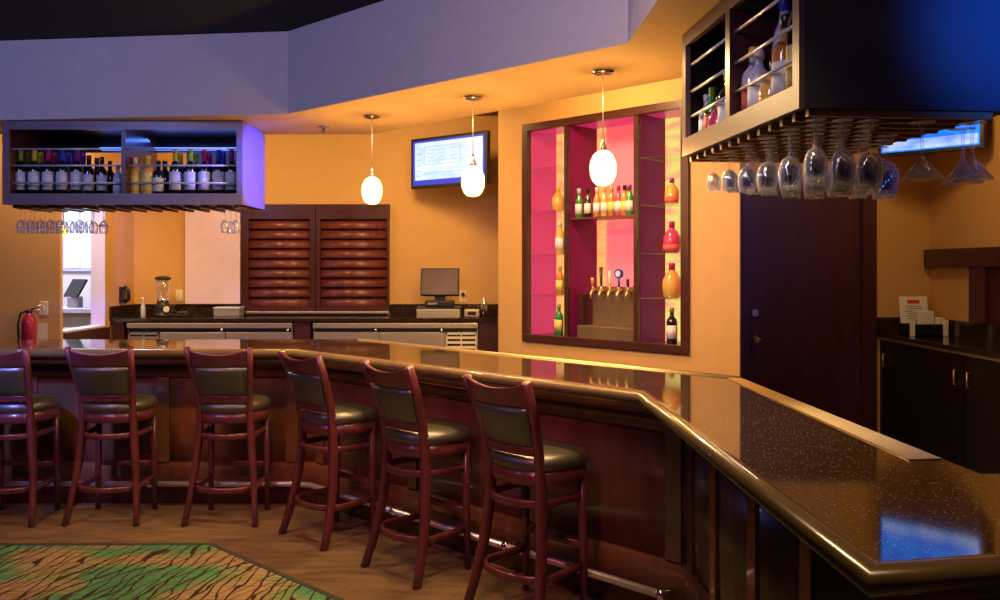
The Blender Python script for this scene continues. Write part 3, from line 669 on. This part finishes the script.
for i, (px, c_) in enumerate(((175.5, 'yellow'), (190.5, 'green'), (204.5, 'magenta'), (218.5, 'blue'), (231.5, 'purple'))):
    for row in (0, 1):
        y = 6.0+row*0.12; x = (px-500)/F*6.0
        if row: x = x/6.0*y + 0.035
        if row and i == 4: continue
        bottle('wine', (x, y, FZ), 'b_dark', 'cap_'+c_, 'white-labelled wine bottle with %s capsule in right bay, %s' % (c_, 'front one' if not row else 'rear one'), group=G1, scale=1.07)
GZ = CB-0.022
G2 = 'glasses hanging under the left cabinet'
for i in range(9):
    px = 21+i*9.8
    for row, y in enumerate((6.0, 6.2)):
        x = (px+row*4-500)/F*y
        if i == 8 and row == 0:
            hang('martini', (x+0.03, y, GZ), 'martini glass at right end of the glasses under the left cabinet', G2, 0.75)
        else: hang('wine', (x, y, GZ), 'stemmed glass under the left cabinet, %s from left, %s row' % (ORD[i], 'front' if not row else 'rear'), G2, 0.76)
for i, (px, y) in enumerate(((225, 6.0), (236, 6.0), (231, 6.2))):
    hang('wine', ((px-500)/F*y, y, GZ), ['left', 'right', 'rear'][i]+' one of three stemmed glasses at the blue end of left cabinet', G2, 0.76)

# ------------------------------------------------------------------ right hanging cabinet
A_ = Vector((0.903, 2.564)); B_ = Vector((0.797, 3.706)); ang = math.atan2((B_-A_).y, (B_-A_).x)-PI/2
RC = thing('hanging_liquor_cabinet', 'large dark hanging cabinet of liquor at upper right, near face washed blue', 'cabinet', (A_.x, A_.y, 2.084), ang)
LEN = (B_-A_).length; WID = 0.665; HT = 0.522
def RW(nm, mb, mt, par=RC): return obj(nm, mb, mt, par, world=False)
c_ = MB(); c_.box(0.011, WID, 0, LEN, 0, 0.03); c_.box(0.011, WID, 0, LEN, HT-0.03, HT); c_.box(0.011, WID, 0, 0.025, 0.03, HT-0.03); c_.box(0.011, WID, LEN-0.025, LEN, 0.03, HT-0.03)
RW('carcass', c_, 'blackwood')
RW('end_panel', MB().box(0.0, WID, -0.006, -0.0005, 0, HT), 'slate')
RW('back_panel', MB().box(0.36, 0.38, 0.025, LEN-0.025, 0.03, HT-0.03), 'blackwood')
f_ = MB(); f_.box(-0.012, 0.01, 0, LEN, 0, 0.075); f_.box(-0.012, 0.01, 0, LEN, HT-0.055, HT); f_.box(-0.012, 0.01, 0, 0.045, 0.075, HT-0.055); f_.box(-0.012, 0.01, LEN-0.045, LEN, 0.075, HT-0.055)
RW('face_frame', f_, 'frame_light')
md = 0.60
RW('divider', MB().box(-0.012, 0.35, md-0.022, md+0.022, 0.076, HT-0.056), 'doorwood')
for z in (0.165, 0.27, 0.385):
    RW('guard_rod', MB().tube([(0.012, 0.045, z), (0.012, md-0.022, z)], 0.006, 8), 'rod')
    RW('guard_rod', MB().tube([(0.012, md+0.022, z), (0.012, LEN-0.045, z)], 0.006, 8), 'rod')
NR = 12; ry = [0.062+i*0.093 for i in range(NR)]
for i in range(NR+1): RW('glass_rack_rail', MB().box(0.02, WID-0.06, 0.0155+i*0.093-0.010, 0.0155+i*0.093+0.010, -0.022, -0.001), 'rack')
RM = Matrix.Translation(RC.location) @ Matrix.Rotation(ang, 4, 'Z')
def rc(x, y, z): return tuple(RM @ Vector((x, y, z)))
G3 = 'liquor bottles in the right hanging cabinet'
FZR = 0.03
for y, x, k, g_, cp_, lm, sc, lb in (
    (0.085, 0.07, 'spirit', 'b_amber', 'cap_black', 'label_y', 1.25, 'amber bottle nearest the front corner of the right cabinet'),
    (0.175, 0.07, 'tall', 'b_dark', 'cap_black', 'label_y', 1.2, 'dark bottle with a yellow label in the near bay'),
    (0.27, 0.07, 'spirit', 'b_amber', 'cap_black', 'label', 1.2, 'orange-brown bottle in the middle of the near bay'),
    (0.355, 0.065, 'round', 'b_gold', 'cap_black', 'label', 1.0, 'short golden bottle in the near bay of the right cabinet'),
    (0.42, 0.13, 'tall', 'b_clear', 'cap_blue', None, 1.3, 'tall clear bottle with a blue cap in the near bay'),
    (0.455, 0.05, 'spirit', 'b_clear', 'cap_white', 'label', 0.95, 'clear white-capped bottle in the near bay'),
    (0.53, 0.06, 'spirit', 'b_clear', 'cap_yellow', 'label_r', 1.05, 'clear bottle with a red label beside the divider, right cabinet'),
    (0.68, 0.06, 'spirit', 'b_clear', 'cap_white', 'label', 1.15, 'pale bottle beside the divider in the far bay'),
    (0.79, 0.06, 'spirit', 'b_dark', 'cap_black', 'label', 0.95, 'dark bottle with a white label in the far bay'),
    (0.88, 0.06, 'round', 'b_pink', 'cap_black', 'label', 0.9, 'squat rose-coloured bottle in the far bay'),
    (0.97, 0.06, 'spirit', 'b_green', 'cap_green', 'label_r', 0.85, 'green bottle with a red label in the far bay'),
    (1.04, 0.06, 'spirit', 'b_clear', 'cap_white', 'label', 0.8, 'small clear bottle at the far end of the right cabinet')):
    bottle(k, rc(x, y, FZR), g_, cp_, lb, lm, sc, group=G3, rotz=ang-PI/2)
GZR = -0.023
G4 = 'glasses hanging under the right cabinet'
for r_ in range(NR):
    k_ = 0
    for i in range(12):
        x = 0.070+i*0.086+(0.043 if r_ % 2 else 0)
        p = rc(x, ry[r_], GZR)
        if 500+F*p[0]/p[1] > 888 or x > 0.60: break
        sc2 = (0.92, 0.95, 0.96, 0.94, 0.92, 0.90, 0.86, 0.80, 0.75, 0.70, 0.66, 0.62)[r_]*(1+0.05*((i*7+r_*3) % 3-1))
        hang('wine', p, 'stemmed glass under the right cabinet, %s from left in the %s row back' % (ORD[k_], ORD[r_]), G4, sc2); k_ += 1
for (x, y, lb) in ((0.42, 0.075, 'martini glass right of the wine glasses, left one of three'), (0.585, 0.075, 'front martini glass of the pair at far right under the cabinet'), (0.63, 0.19, 'rear martini glass of the pair at far right under the cabinet')):
    hang('martini', rc(x, y, GZR), lb, G4, 1.08)

# ------------------------------------------------------------------ display niche
nic = thing('display_niche', 'dark framed backlit pink bottle display set in the diagonal wall', 'display', (0, 7.2, 0), -PI/4)
def NWo(nm, mb, mt, par=nic): return obj(nm, mb, mt, par, world=False)
fw = 0.06
f_ = MB()
f_.box(FA0, FA0+fw, -0.025, 0.02, FZ0+fw, FZ1-fw); f_.box(FA1-fw, FA1, -0.025, 0.02, FZ0+fw, FZ1-fw); f_.box(FA0, FA1, -0.025, 0.02, FZ0, FZ0+fw, 0.004); f_.box(FA0, FA1, -0.025, 0.02, FZ1-fw, FZ1, 0.004)
NWo('frame', f_, 'darkwood')
D1, D2 = 0.735, 1.395
iz0, iz1 = FZ0+fw-0.01, FZ1-fw+0.01; ia0, ia1 = FA0+fw-0.01, FA1-fw+0.01
for a in (D1, D2): NWo('divider', MB().box(a-0.02, a+0.02, -0.01, ND, iz0, iz1), 'darkwood')
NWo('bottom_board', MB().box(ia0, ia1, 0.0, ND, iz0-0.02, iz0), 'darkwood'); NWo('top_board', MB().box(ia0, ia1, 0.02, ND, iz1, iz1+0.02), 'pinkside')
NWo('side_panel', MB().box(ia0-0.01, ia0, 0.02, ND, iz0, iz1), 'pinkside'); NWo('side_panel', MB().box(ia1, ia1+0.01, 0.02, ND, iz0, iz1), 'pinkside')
for nm_, a in (('purpleside', D1), ('purpleside', D2)):
    NWo('side_panel', MB().box(a+0.0201, a+0.024, 0.02, ND, iz0, iz1), nm_)
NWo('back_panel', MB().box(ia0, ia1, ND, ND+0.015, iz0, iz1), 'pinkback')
NWo('light_strip', MB().box(ia0+0.02, ia0+0.40, ND-0.02, ND-0.001, iz0, iz1), 'tube')
NWo('light_strip', MB().box(D1+0.045, D1+0.12, ND-0.02, ND-0.001, iz0, iz1), 'tube')
NWo('light_strip', MB().box(D2+0.03, ia1, ND-0.02, ND-0.001, iz0, iz1), 'greentube')
SHZ = (2.40, 2.06, 1.71, 1.385)
for z in SHZ:
    NWo('shelf', MB().box(ia0, D1-0.02, 0.01, ND-0.03, z-0.008, z), 'pane'); NWo('shelf', MB().box(D2+0.025, ia1, 0.01, ND-0.03, z-0.008, z), 'pane')
SC_Z = 1.99
NWo('shelf', MB().box(D1+0.025, D2-0.02, 0.01, ND-0.10, SC_Z-0.014, SC_Z), 'redwood')
def na(px, d):
    k = (px-500)/F; return (7.2*k+k*d*c45-d*c45)/(c45*(1+k))
def nloc(px, d, z): v_ = NW @ Vector((na(px, d), d, z)); return tuple(v_)
G5 = 'bottles in the pink wall display'
for i, (px, g_, cp_, lm, d) in enumerate(((579, 'b_green', 'cap_white', 'label', .07), (588, 'b_dark', 'cap_black', 'label', .07), (597, 'b_amber', 'cap_white', 'label', .07), (604.5, 'b_gold', 'cap_yellow', 'label', .07), (611.5, 'b_amber', 'cap_yellow', 'label_y', .07), (618.5, 'b_pink', 'cap_magenta', 'label', .07), (624.5, 'b_amber', 'cap_black', 'label_y', .07), (630, 'b_green', 'cap_purple', 'label', .07), (627.5, 'b_gold', 'cap_magenta', None, .16))):
    bottle('beer', nloc(px, d, SC_Z), g_, cp_, 'beer bottle on the middle display shelf, %s' % (('%s from left' % ORD[i]) if i < 8 else 'tucked behind the right end'), lm, 0.98, group=G5, rotz=-PI/4)
for px, d, z, k, g_, cp_, lm, sc, lb in (
    (558, 0.16, 2.06, 'round', 'b_gold', 'cap_yellow', None, 1.0, 'pale gold flask on the upper shelf of the left display bay'),
    (560, 0.13, 1.71, 'spirit', 'b_gold', 'cap_white', 'label', 0.95, 'golden bottle on the middle shelf of the left display bay'),
    (560, 0.13, 1.385, 'spirit', 'b_amber', 'cap_yellow', 'label_y', 0.85, 'amber bottle on the lowest glass shelf, left display bay'),
    (559, 0.12, iz0, 'spirit', 'b_green', 'cap_green', 'label_y', 0.92, 'bright green bottle at the bottom of the left display bay'),
    (672, 0.15, 2.06, 'round', 'b_gold', 'cap_purple', 'label_r', 0.95, 'squat gold bottle with a purple cap, upper right display shelf'),
    (672, 0.15, 1.71, 'round', 'b_pink', 'cap_magenta', 'label_r', 1.15, 'dark rose bottle on the middle shelf of the right display bay'),
    (672, 0.15, 1.385, 'round', 'b_gold', 'cap_magenta', None, 1.28, 'long-necked gold bottle with magenta cap, lowest right glass shelf'),
    (672, 0.13, iz0, 'spirit', 'b_dark', 'cap_olive', 'label', 0.95, 'dark green-black bottle at the bottom of the right display bay')):
    bottle(k, nloc(px, d, z), g_, cp_, lb, lm, sc, group=G5, rotz=-PI/4)
# beer tap tower
tp = thing('beer_tap_tower', 'steel beer tap block with a row of taps in the pink display', 'beer tap', (0, 7.2, iz0), -PI/4)
a0 = D1+0.13; a1 = D2-0.022
def TW(nm, mb, mt, par=tp): return obj(nm, mb, mt, par, world=False)
TW('drip_tray', MB().box(a0-0.05, a1, 0.025, 0.26, 0.002, 0.10, 0.005), 'bronze')
TW('tower_body', MB().box(a0+0.02, a1, 0.13, 0.27, 0.10, 0.40, 0.006), 'bronze')
TW('side_cover', MB().box(D1+0.03, a0-0.055, 0.10, 0.22, 0.002, 0.34, 0.004), 'doorwood')
nt_ = 6
for i in range(nt_):
    a = a0+0.055+i*(a1-a0-0.09)/(nt_-1)
    f_ = MB(); f_.tube([(a, 0.13, 0.375), (a, 0.085, 0.37), (a, 0.065, 0.345), (a, 0.06, 0.31)], [0.012, 0.012, 0.010, 0.008], 8); f_.tube([(a, 0.09, 0.37), (a, 0.088, 0.40)], 0.009, 8)
    q = TW('faucet', f_, 'brass')
    if i == 3:
        h_ = MB(); h_.tube([(a, 0.088, 0.40), (a, 0.085, 0.47)], [0.010, 0.008], 8); h_.tube([(a, 0.075, 0.50), (a, 0.10, 0.50)], 0.036, 18)
        obj('handle', h_, 'b_blue', q, world=False); obj('badge', MB().tube([(a, 0.072, 0.50), (a, 0.0755, 0.50)], 0.022, 16), 'label', q, world=False)
    else:
        hh = (0.07, 0.15, 0.12, 0, 0.06, 0.13)[i]
        obj('handle', MB().tube([(a, 0.088, 0.40), (a, 0.086, 0.40+hh*0.3), (a, 0.084, 0.40+hh)], [0.007, 0.010, 0.014], 8), ('b_amber', 'doorwood', 'cream', 'grey', 'black', 'b_gold')[i], q, world=False)

# ------------------------------------------------------------------ televisions
def tv(name_label, p0, p1, z0, z1, arm, kind):
    """p0,p1 = plan positions of left and right ends"""
    l, r = Vector(p0), Vector(p1); d = r-l; Wd = d.length; a = math.atan2(d.y, d.x)
    t = thing('television', name_label, 'television', (l.x, l.y, z0), a)
    T = lambda nm, mb, mt, par=t: obj(nm, mb, mt, par, world=False)
    H_ = z1-z0; bz = 0.028
    T('casing', MB().box(0, Wd, 0, 0.05, 0, H_, 0.004), 'black')
    sc = T('screen', MB().box(bz, Wd-bz, -0.004, 0.0, bz, H_-bz), 'screen_border' if kind == 'list' else 'screen_blue')
    if kind == 'list':
        x0, x1, za, zb = bz+0.03, Wd-bz-0.02, bz+0.05, H_-bz-0.02
        obj('list_picture', MB().box(x0, x1, -0.006, -0.0041, za, zb), 'screen_white', sc, world=False)
        ln = MB()
        for k in range(7): ln.box(x0+0.02, x0+0.085, -0.008, -0.0061, za+0.03+k*0.054, za+0.038+k*0.054)
        bx0, bx1, bz0, bz1 = x0+0.12, x0+0.58, za+0.14, zb-0.04
        for q in ((bx0, bx1, bz0, bz0+.006), (bx0, bx1, bz1-.006, bz1), (bx0, bx0+.005, bz0, bz1), (bx1-.005, bx1, bz0, bz1)): ln.box(q[0], q[1], -0.008, -0.0061, q[2], q[3])
        for k in range(5):
            for xx in (0.05, 0.19, 0.33): ln.box(bx0+xx, bx0+xx+0.08, -0.008, -0.0061, bz0+0.035+k*0.035, bz0+0.041+k*0.035)
        ln.box(x0+0.12, x1-0.03, -0.008, -0.0061, za+0.06, za+0.066)
        obj('screen_rows', ln, 'screen_line', sc, world=False)
    else:
        obj('pale_strip', MB().box(bz+0.01, Wd-bz-0.01, -0.006, -0.0041, bz+0.01, bz+0.085), 'screen_strip', sc, world=False)
    m_ = MB(); m_.box(Wd*0.4, Wd*0.6, 0.05, 0.08, H_*0.35, H_*0.7); m_.tube([(Wd/2, 0.08, H_/2), (Wd/2, arm, H_/2)], 0.02, 8)
    T('wall_bracket', m_, 'black')
    return t
tv('flat television showing a white list, high beside the diagonal wall', (-0.869, 8.4), (-0.118, 7.82), 2.37, 2.855, 0.60, 'list')
tv('flat television with a blue picture, half hidden behind the right hanging cabinet', (2.967, 6.75), (3.49, 6.2), 2.47, 2.90, 0.44, 'blue')

# ------------------------------------------------------------------ louvred shutters on the back wall
sx0, sx1, sz0, sz1 = -2.57, -1.10, 1.165, 2.235
for nm, x0, x1, lb in (('l', sx0, (sx0+sx1)/2-0.004, 'left leaf of the red-brown louvred shutters on the back wall'), ('r', (sx0+sx1)/2+0.004, sx1, 'right leaf of the red-brown louvred shutters, beside the register')):
    t = thing('louvred_shutter', lb, 'shutter', ((x0+x1)/2, YA, sz0), group='louvred shutters')
    f_ = MB(); f_.box(x0, x0+0.045 if nm == 'r' else x0+0.07, YA-0.06, YA-0.001, sz0, sz1, 0.003); f_.box(x1-0.05 if nm == 'l' else x1-0.025, x1, YA-0.06, YA-0.001, sz0, sz1, 0.003)
    f_.box(x0, x1, YA-0.058, YA-0.001, sz1-0.15, sz1, 0.003); f_.box(x0, x1, YA-0.058, YA-0.001, sz0, sz0+0.05, 0.003)
    obj('frame', f_, 'darkwood', t)
    xa = x0+(0.045 if nm == 'r' else 0.07); xb = x1-(0.05 if nm == 'l' else 0.025)
    obj('backing', MB().box(xa, xb, YA-0.008, YA-0.001, sz0+0.05, sz1-0.15), 'darkwood', t)
    ns = 9; ph = (sz1-0.15-sz0-0.05)/ns
    for k in range(ns):
        z = sz0+0.05+k*ph
        s_ = MB(); pts = [(YA-0.055, z+0.006), (YA-0.048, z+0.0), (YA-0.012, z+ph*0.98), (YA-0.020, z+ph*1.0)]
        s_.loft([[(xx, y, zz) for y, zz in pts] for xx in (xa, xb)])
        obj('slat', s_, 'redwood', t)
tag(obj('metal_sill', MB().box(sx0+0.05, sx1, YA-0.09, YA-0.062, 1.15, 1.172, 0.003), 'steel'), 'thin metal strip under the louvred shutters', 'sill')
tag(obj('wall_panel', MB().box((187-500)/F*YA, -2.585, YA-0.05, YA-0.001, 1.242, 2.5, 0.003), 'pink_wall'), 'pale pink upright panel between the ochre wall and the shutters', 'panel')

# ------------------------------------------------------------------ back counter, coolers
YF = 8.05; ZC = 1.13
bc = thing('back_counter', 'dark polished back counter running beneath the shutters', 'counter', (-1.8, 8.3, 0))
obj('worktop', MB().box(XL+0.022, -0.016, YF, YA-0.002, ZC-0.035, ZC, 0.004), 'worktop', bc)
for q in ((XL+0.022, sx0+0.03, YA-0.024, YA-0.002), (sx1+0.003, -0.016, YA-0.024, YA-0.002), (XL+0.001, XL+0.022, YF, YA-0.002)):
    obj('backsplash', MB().box(*q, ZC, 1.24), 'worktop', bc)
for x0, x1 in ((XL+0.022, -3.53), (-1.93, -1.78), (-0.195, -0.016)): obj('end_panel', MB().box(x0, x1, YF+0.02, YA-0.02, 0, ZC-0.035), 'darkwood', bc)
def cooler(x0, x1, grille_left, lb):
    t = thing('bottle_cooler', lb, 'cooler', ((x0+x1)/2, 8.3, 0))
    obj('body', MB().box(x0, x1, YF+0.04, YA-0.03, 0.08, 1.075), 'steel', t)
    obj('top_rail', MB().box(x0, x1, YF+0.005, YF+0.04, 1.035, 1.085, 0.006), 'steel', t)
    obj('shadow_gap', MB().box(x0+0.01, x1-0.01, YF+0.03, YF+0.041, 1.0, 1.035), 'black', t)
    gw = 0.30
    if grille_left: gx0, gx1, dx0, dx1 = x0+0.015, x0+gw, x0+gw+0.01, x1-0.01
    else: gx0, gx1, dx0, dx1 = x1-gw, x1-0.015, x0+0.01, x1-gw-0.01
    mid = (dx0+dx1)/2
    for a, b_ in ((dx0, mid-0.005), (mid+0.005, dx1)):
        d = obj('cooler_door', MB().box(a, b_, YF+0.012, YF+0.04, 0.14, 0.995, 0.004), 'steel', t)
        obj('hinge', MB().tube([(b_-0.03, YF+0.015, 1.0), (b_-0.03, YF+0.015, 1.03)], 0.012, 10), 'chrome', d)
    g_ = MB(); g_.box(gx0, gx1, YF+0.03, YF+0.04, 0.14, 0.995)
    g = obj('grille_panel', g_, 'black', t)
    s_ = MB()
    for k in range(18): s_.box(gx0+0.01, gx1-0.01, YF+0.015, YF+0.03, 0.17+k*0.045, 0.193+k*0.045)
    for xx in (gx0, (gx0+gx1)/2-0.006, gx1-0.012): s_.box(xx, xx+0.012, YF+0.012, YF+0.03, 0.14, 0.995)
    s_.box(gx0, gx1, YF+0.012, YF+0.03, 0.975, 0.995); obj('grille', s_, 'cream' if not grille_left else 'steel', g)
    return t
cooler(-3.50, -1.95, True, 'steel bottle cooler with its grille at the left, below the blender')
cooler(-1.755, -0.206, False, 'steel bottle cooler with a pale grille at the right, below the register')

# ------------------------------------------------------------------ things on the back counter
def T2(t): return lambda nm, mb, mt, par=t: obj(nm, mb, mt, par, world=False)
t = thing('blender', 'bar blender with clear jug on the left part of back counter', 'blender', ((163-500)/F*8.32, 8.32, ZC)); W = T2(t)
W('motor_base', MB().lathe([(0.085, 0.0), (0.085, 0.02), (0.07, 0.03), (0.078, 0.07), (0.066, 0.12), (0.055, 0.14)], 18), 'black')
W('collar', MB().lathe([(0.05, 0.14), (0.056, 0.15), (0.056, 0.175), (0.045, 0.18)], 16), 'chrome')
j = W('jug', MB().lathe([(0.045, 0.18), (0.056, 0.24), (0.068, 0.36), (0.066, 0.36), (0.053, 0.24), (0.04, 0.185)], 18, cap=False), 'glass')
W('lid', MB().lathe([(0.05, 0.352), (0.075, 0.362), (0.075, 0.38), (0.03, 0.392)], 18), 'black')
W('dial', MB().tube([(0.055, -0.05, 0.075), (0.065, -0.085, 0.075)], 0.028, 14), 'cream')
t = thing('syrup_bottle', 'thin clear pump bottle left of the blender', 'bottle', ((143-500)/F*8.3, 8.3, ZC)); W = T2(t)
W('bottle_body', MB().lathe([(0.022, 0), (0.024, 0.005), (0.024, 0.10), (0.012, 0.125), (0.012, 0.13)], 12), 'b_clear')
W('pump', MB().tube([(0, 0, 0.13), (0, 0, 0.185), (-0.03, 0, 0.18)], 0.006, 8), 'paper')
t = thing('wall_phone', 'small black handset hung on the left wall above the backsplash', 'phone', (XL+0.001, 8.30, 1.27)); W = T2(t)
W('cradle', MB().box(0, 0.035, -0.045, 0.045, 0.0, 0.15, 0.008), 'black'); W('handset', MB().tube([(0.035, 0, 0.0), (0.075, 0, 0.03), (0.075, 0, 0.11), (0.035, 0, 0.15)], 0.02, 8), 'black')
t = thing('sponge_tray', 'small dark tray right of the blender', 'tray', ((182-500)/F*8.25, 8.25, ZC)); W = T2(t)
W('tray_base', MB().box(-0.06, 0.06, -0.05, 0.05, 0, 0.03, 0.006), 'black'); W('cloth', MB().box(-0.04, 0.045, -0.035, 0.035, 0.03, 0.055, 0.01), 'doorwood')
t = thing('napkin_box', 'flat blue-grey box in front of the pale pink panel', 'box', ((229-500)/F*8.4, 8.4, ZC)); W = T2(t)
W('box_body', MB().box(-0.125, 0.125, -0.08, 0.08, 0, 0.075, 0.006), 'grey'); W('box_lid', MB().box(-0.13, 0.13, -0.085, 0.085, 0.075, 0.09, 0.004), 'lilac')
t = thing('cash_register', 'touch-screen cash register seen from the front on back counter', 'cash register', ((440-500)/F*8.25, 8.25, ZC)); W = T2(t)
dr_ = W('cash_drawer', MB().box(-0.21, 0.20, -0.17, 0.19, 0.0, 0.085, 0.005), 'steel')
obj('drawer_gap', MB().box(-0.215, 0.205, -0.168, 0.188, 0.0855, 0.10, 0.002), 'black', dr_, world=False)
W('terminal_base', MB().box(-0.14, 0.14, -0.10, 0.12, 0.10, 0.16, 0.012), 'black'); W('base_strip', MB().box(-0.11, -0.02, -0.106, -0.101, 0.125, 0.14), 'steel')
W('stand', MB().box(-0.05, 0.05, 0.0, 0.05, 0.155, 0.24), 'black')
mo = W('monitor', MB().box(-0.185, 0.185, -0.02, 0.02, -0.135, 0.135, 0.01), 'black'); mo.location = (0, 0.0, 0.335); mo.rotation_euler.x = R(-12)
obj('display_glass', MB().box(-0.165, 0.165, -0.0225, -0.0202, -0.115, 0.115), 'doorwood', mo, world=False)
t = thing('card_terminal', 'small box-shaped card printer right of the register', 'printer', ((472-500)/F*8.28, 8.28, ZC)); W = T2(t)
W('housing', MB().box(-0.075, 0.075, -0.08, 0.08, 0, 0.075, 0.01), 'steel'); W('front_window', MB().box(-0.04, 0.04, -0.084, -0.0805, 0.02, 0.055), 'black')
t = thing('cocktail_shaker', 'small bright shaker near the right end of back counter', 'shaker', ((484-500)/F*8.26, 8.26, ZC)); W = T2(t)
W('cup', MB().lathe([(0.026, 0), (0.034, 0.10), (0.034, 0.105)], 14), 'chrome'); W('top', MB().lathe([(0.035, 0.104), (0.033, 0.13), (0.018, 0.155), (0.017, 0.185), (0.010, 0.19)], 14), 'chrome')
t = thing('wall_outlet', 'outlet with a small plug on the ochre wall beside the register', 'outlet', ((463-500)/F*8.6, YA, 1.26)); W = T2(t)
W('plate', MB().box(-0.036, 0.036, -0.008, -0.001, 0, 0.115, 0.003), 'cream'); W('plug', MB().box(-0.015, 0.018, -0.035, -0.008, 0.06, 0.095, 0.004), 'black')
t = thing('wall_switch', 'small outlet plate on the ochre wall above the blender side', 'switch', ((179.5-500)/F*8.6, YA, 1.27)); W = T2(t)
W('plate', MB().box(-0.035, 0.035, -0.007, -0.001, 0, 0.115, 0.003), 'cream'); W('rocker', MB().box(-0.014, 0.014, -0.011, -0.007, 0.03, 0.085, 0.002), 'cream')
t = thing('light_switch', 'cream switch plate on the wall beside the fire extinguisher', 'switch', ((44-500)/F*YE, YE, 1.21)); W = T2(t)
W('plate', MB().box(-0.036, 0.036, -0.008, -0.001, 0, 0.115, 0.003), 'cream'); W('rocker', MB().box(-0.013, 0.013, -0.012, -0.008, 0.035, 0.08, 0.002), 'cream')
t = thing('fire_extinguisher', 'red fire extinguisher hanging on the wall at far left', 'fire extinguisher', ((29-500)/F*(YE-0.07), YE-0.07, 0.86)); W = T2(t)
W('cylinder', MB().lathe([(0.05, 0), (0.057, 0.01), (0.057, 0.29), (0.045, 0.335), (0.022, 0.36), (0.020, 0.37)], 18), 'extred')
W('valve', MB().lathe([(0.018, 0.365), (0.022, 0.38), (0.018, 0.40)], 12), 'black')
h_ = MB(); h_.tube([(0, 0, 0.395), (0.06, 0, 0.42), (0.10, 0, 0.435)], 0.008, 8); h_.tube([(0, 0, 0.385), (0.09, 0, 0.395)], 0.007, 8); W('lever', h_, 'steel')
W('hose', MB().tube([(-0.01, 0, 0.39), (-0.07, 0, 0.37), (-0.08, -0.02, 0.28), (-0.07, -0.02, 0.12)], 0.009, 8), 'rubber')
tag(obj('inspection_tag', MB().box(0, 0.085, 0, 0.004, 0, 0.15, 0.001), 'cream', None, loc=((37-500)/F*(YE-0.03), YE-0.03, 0.99)), 'cream tag hanging just right of the fire extinguisher', 'tag')

# ------------------------------------------------------------------ right-hand counter
ZR = 1.06
sc_ = thing('side_cabinet', 'black base cabinet run along the right wall under a dark worktop', 'cabinet', (3.37, 5.5, 0))
obj('body', MB().box(3.18, 3.598, 3.6, YD-0.002, 0.0, ZR-0.04), 'blackwood', sc_)
obj('worktop', MB().box(3.152, 3.598, 3.6, YD-0.002, ZR-0.035, ZR, 0.004), 'worktop', sc_)
b2 = MB(); b2.box(3.152, 3.598, YD-0.024, YD-0.002, ZR, 1.19); b2.box(3.576, 3.598, 3.6, YD-0.024, ZR, 1.19)
obj('backsplash', b2, 'worktop', sc_)
obj('edge_trim', MB().box(3.146, 3.152, 3.6, YD-0.03, ZR-0.05, ZR-0.033), 'bronze', sc_)
yy = [7.12, 5.86, 4.75, 3.65]
for k in range(3):
    a, b_ = yy[k+1]+0.008, yy[k]-0.008
    d = obj('cabinet_door', MB().box(3.158, 3.18, a, b_, 0.1, ZR-0.055, 0.003), 'blackwood', sc_)
    for hy in ((b_-0.09, a+0.06) if k == 0 else (b_-0.09,)):
        h_ = MB(); h_.tube([(3.15, hy, 0.80), (3.128, hy, 0.80), (3.128, hy, 0.90), (3.15, hy, 0.90)], 0.006, 8); obj('handle', h_, 'brass', d)
# dark wooden surround above it
sh = thing('hatch_surround', 'dark plum wooden header and post fixed on the right wall', 'frame', (3.58, 6.2, 1.2))
obj('header', MB().box(3.53, 3.599, 4.4, 7.17, 1.61, 1.755, 0.004), 'doorwood', sh)
obj('post', MB().box(3.54, 3.599, 6.28, 6.50, 1.192, 1.61, 0.004), 'doorwood', sh)
obj('inner_panel', MB().box(3.575, 3.599, 4.4, 6.28, 1.192, 1.61), 'darkwood', sh)
# sign and napkin caddy
t = thing('menu_card', 'white printed card standing behind the black napkin caddy', 'card', (3.41, 7.06, ZR)); W = T2(t)
mc = W('card', MB().box(-0.115, 0.115, -0.002, 0.002, 0, 0.31), 'paper'); mc.rotation_euler = (R(-8), 0, R(0))
pm = MB(); pm.box(-0.05, 0.05, -0.0035, -0.0021, 0.25, 0.28)
obj('heading', pm, 'redprint', mc, world=False)
pm = MB()
for k, (u, v_) in enumerate(((-.07, .06), (-.06, .07), (-.075, .04), (-.05, .05), (-.07, .065), (-.06, .02))): pm.box(u, v_, -0.0035, -0.0021, 0.225-k*0.02, 0.231-k*0.02)
obj('text_lines', pm, 'grey', mc, world=False)
t = thing('napkin_caddy', 'black caddy of white napkins on the right-hand counter', 'caddy', (3.405, 6.90, ZR)); W = T2(t)
cd = MB(); cd.box(-0.16, 0.16, -0.07, 0.07, 0, 0.012); cd.box(-0.16, 0.16, -0.07, -0.062, 0, 0.095); cd.box(-0.16, 0.16, 0.062, 0.07, 0, 0.095); cd.box(-0.16, -0.152, -0.07, 0.07, 0, 0.095); cd.box(0.152, 0.16, -0.07, 0.07, 0, 0.095); cd.box(-0.004, 0.004, -0.07, 0.07, 0, 0.09)
W('tray', cd, 'black')
np_ = W('napkins', MB().box(-0.075, 0.055, -0.055, 0.055, 0.013, 0.20, 0.012), 'paper'); np2 = W('napkins', MB().box(0.07, 0.145, -0.05, 0.05, 0.013, 0.145, 0.012), 'paper')
for x in (-0.135, 0.13):
    W('straw_holder', MB().box(x-0.018, x+0.018, -0.092, -0.071, -0.0, 0.13, 0.004), 'paper')
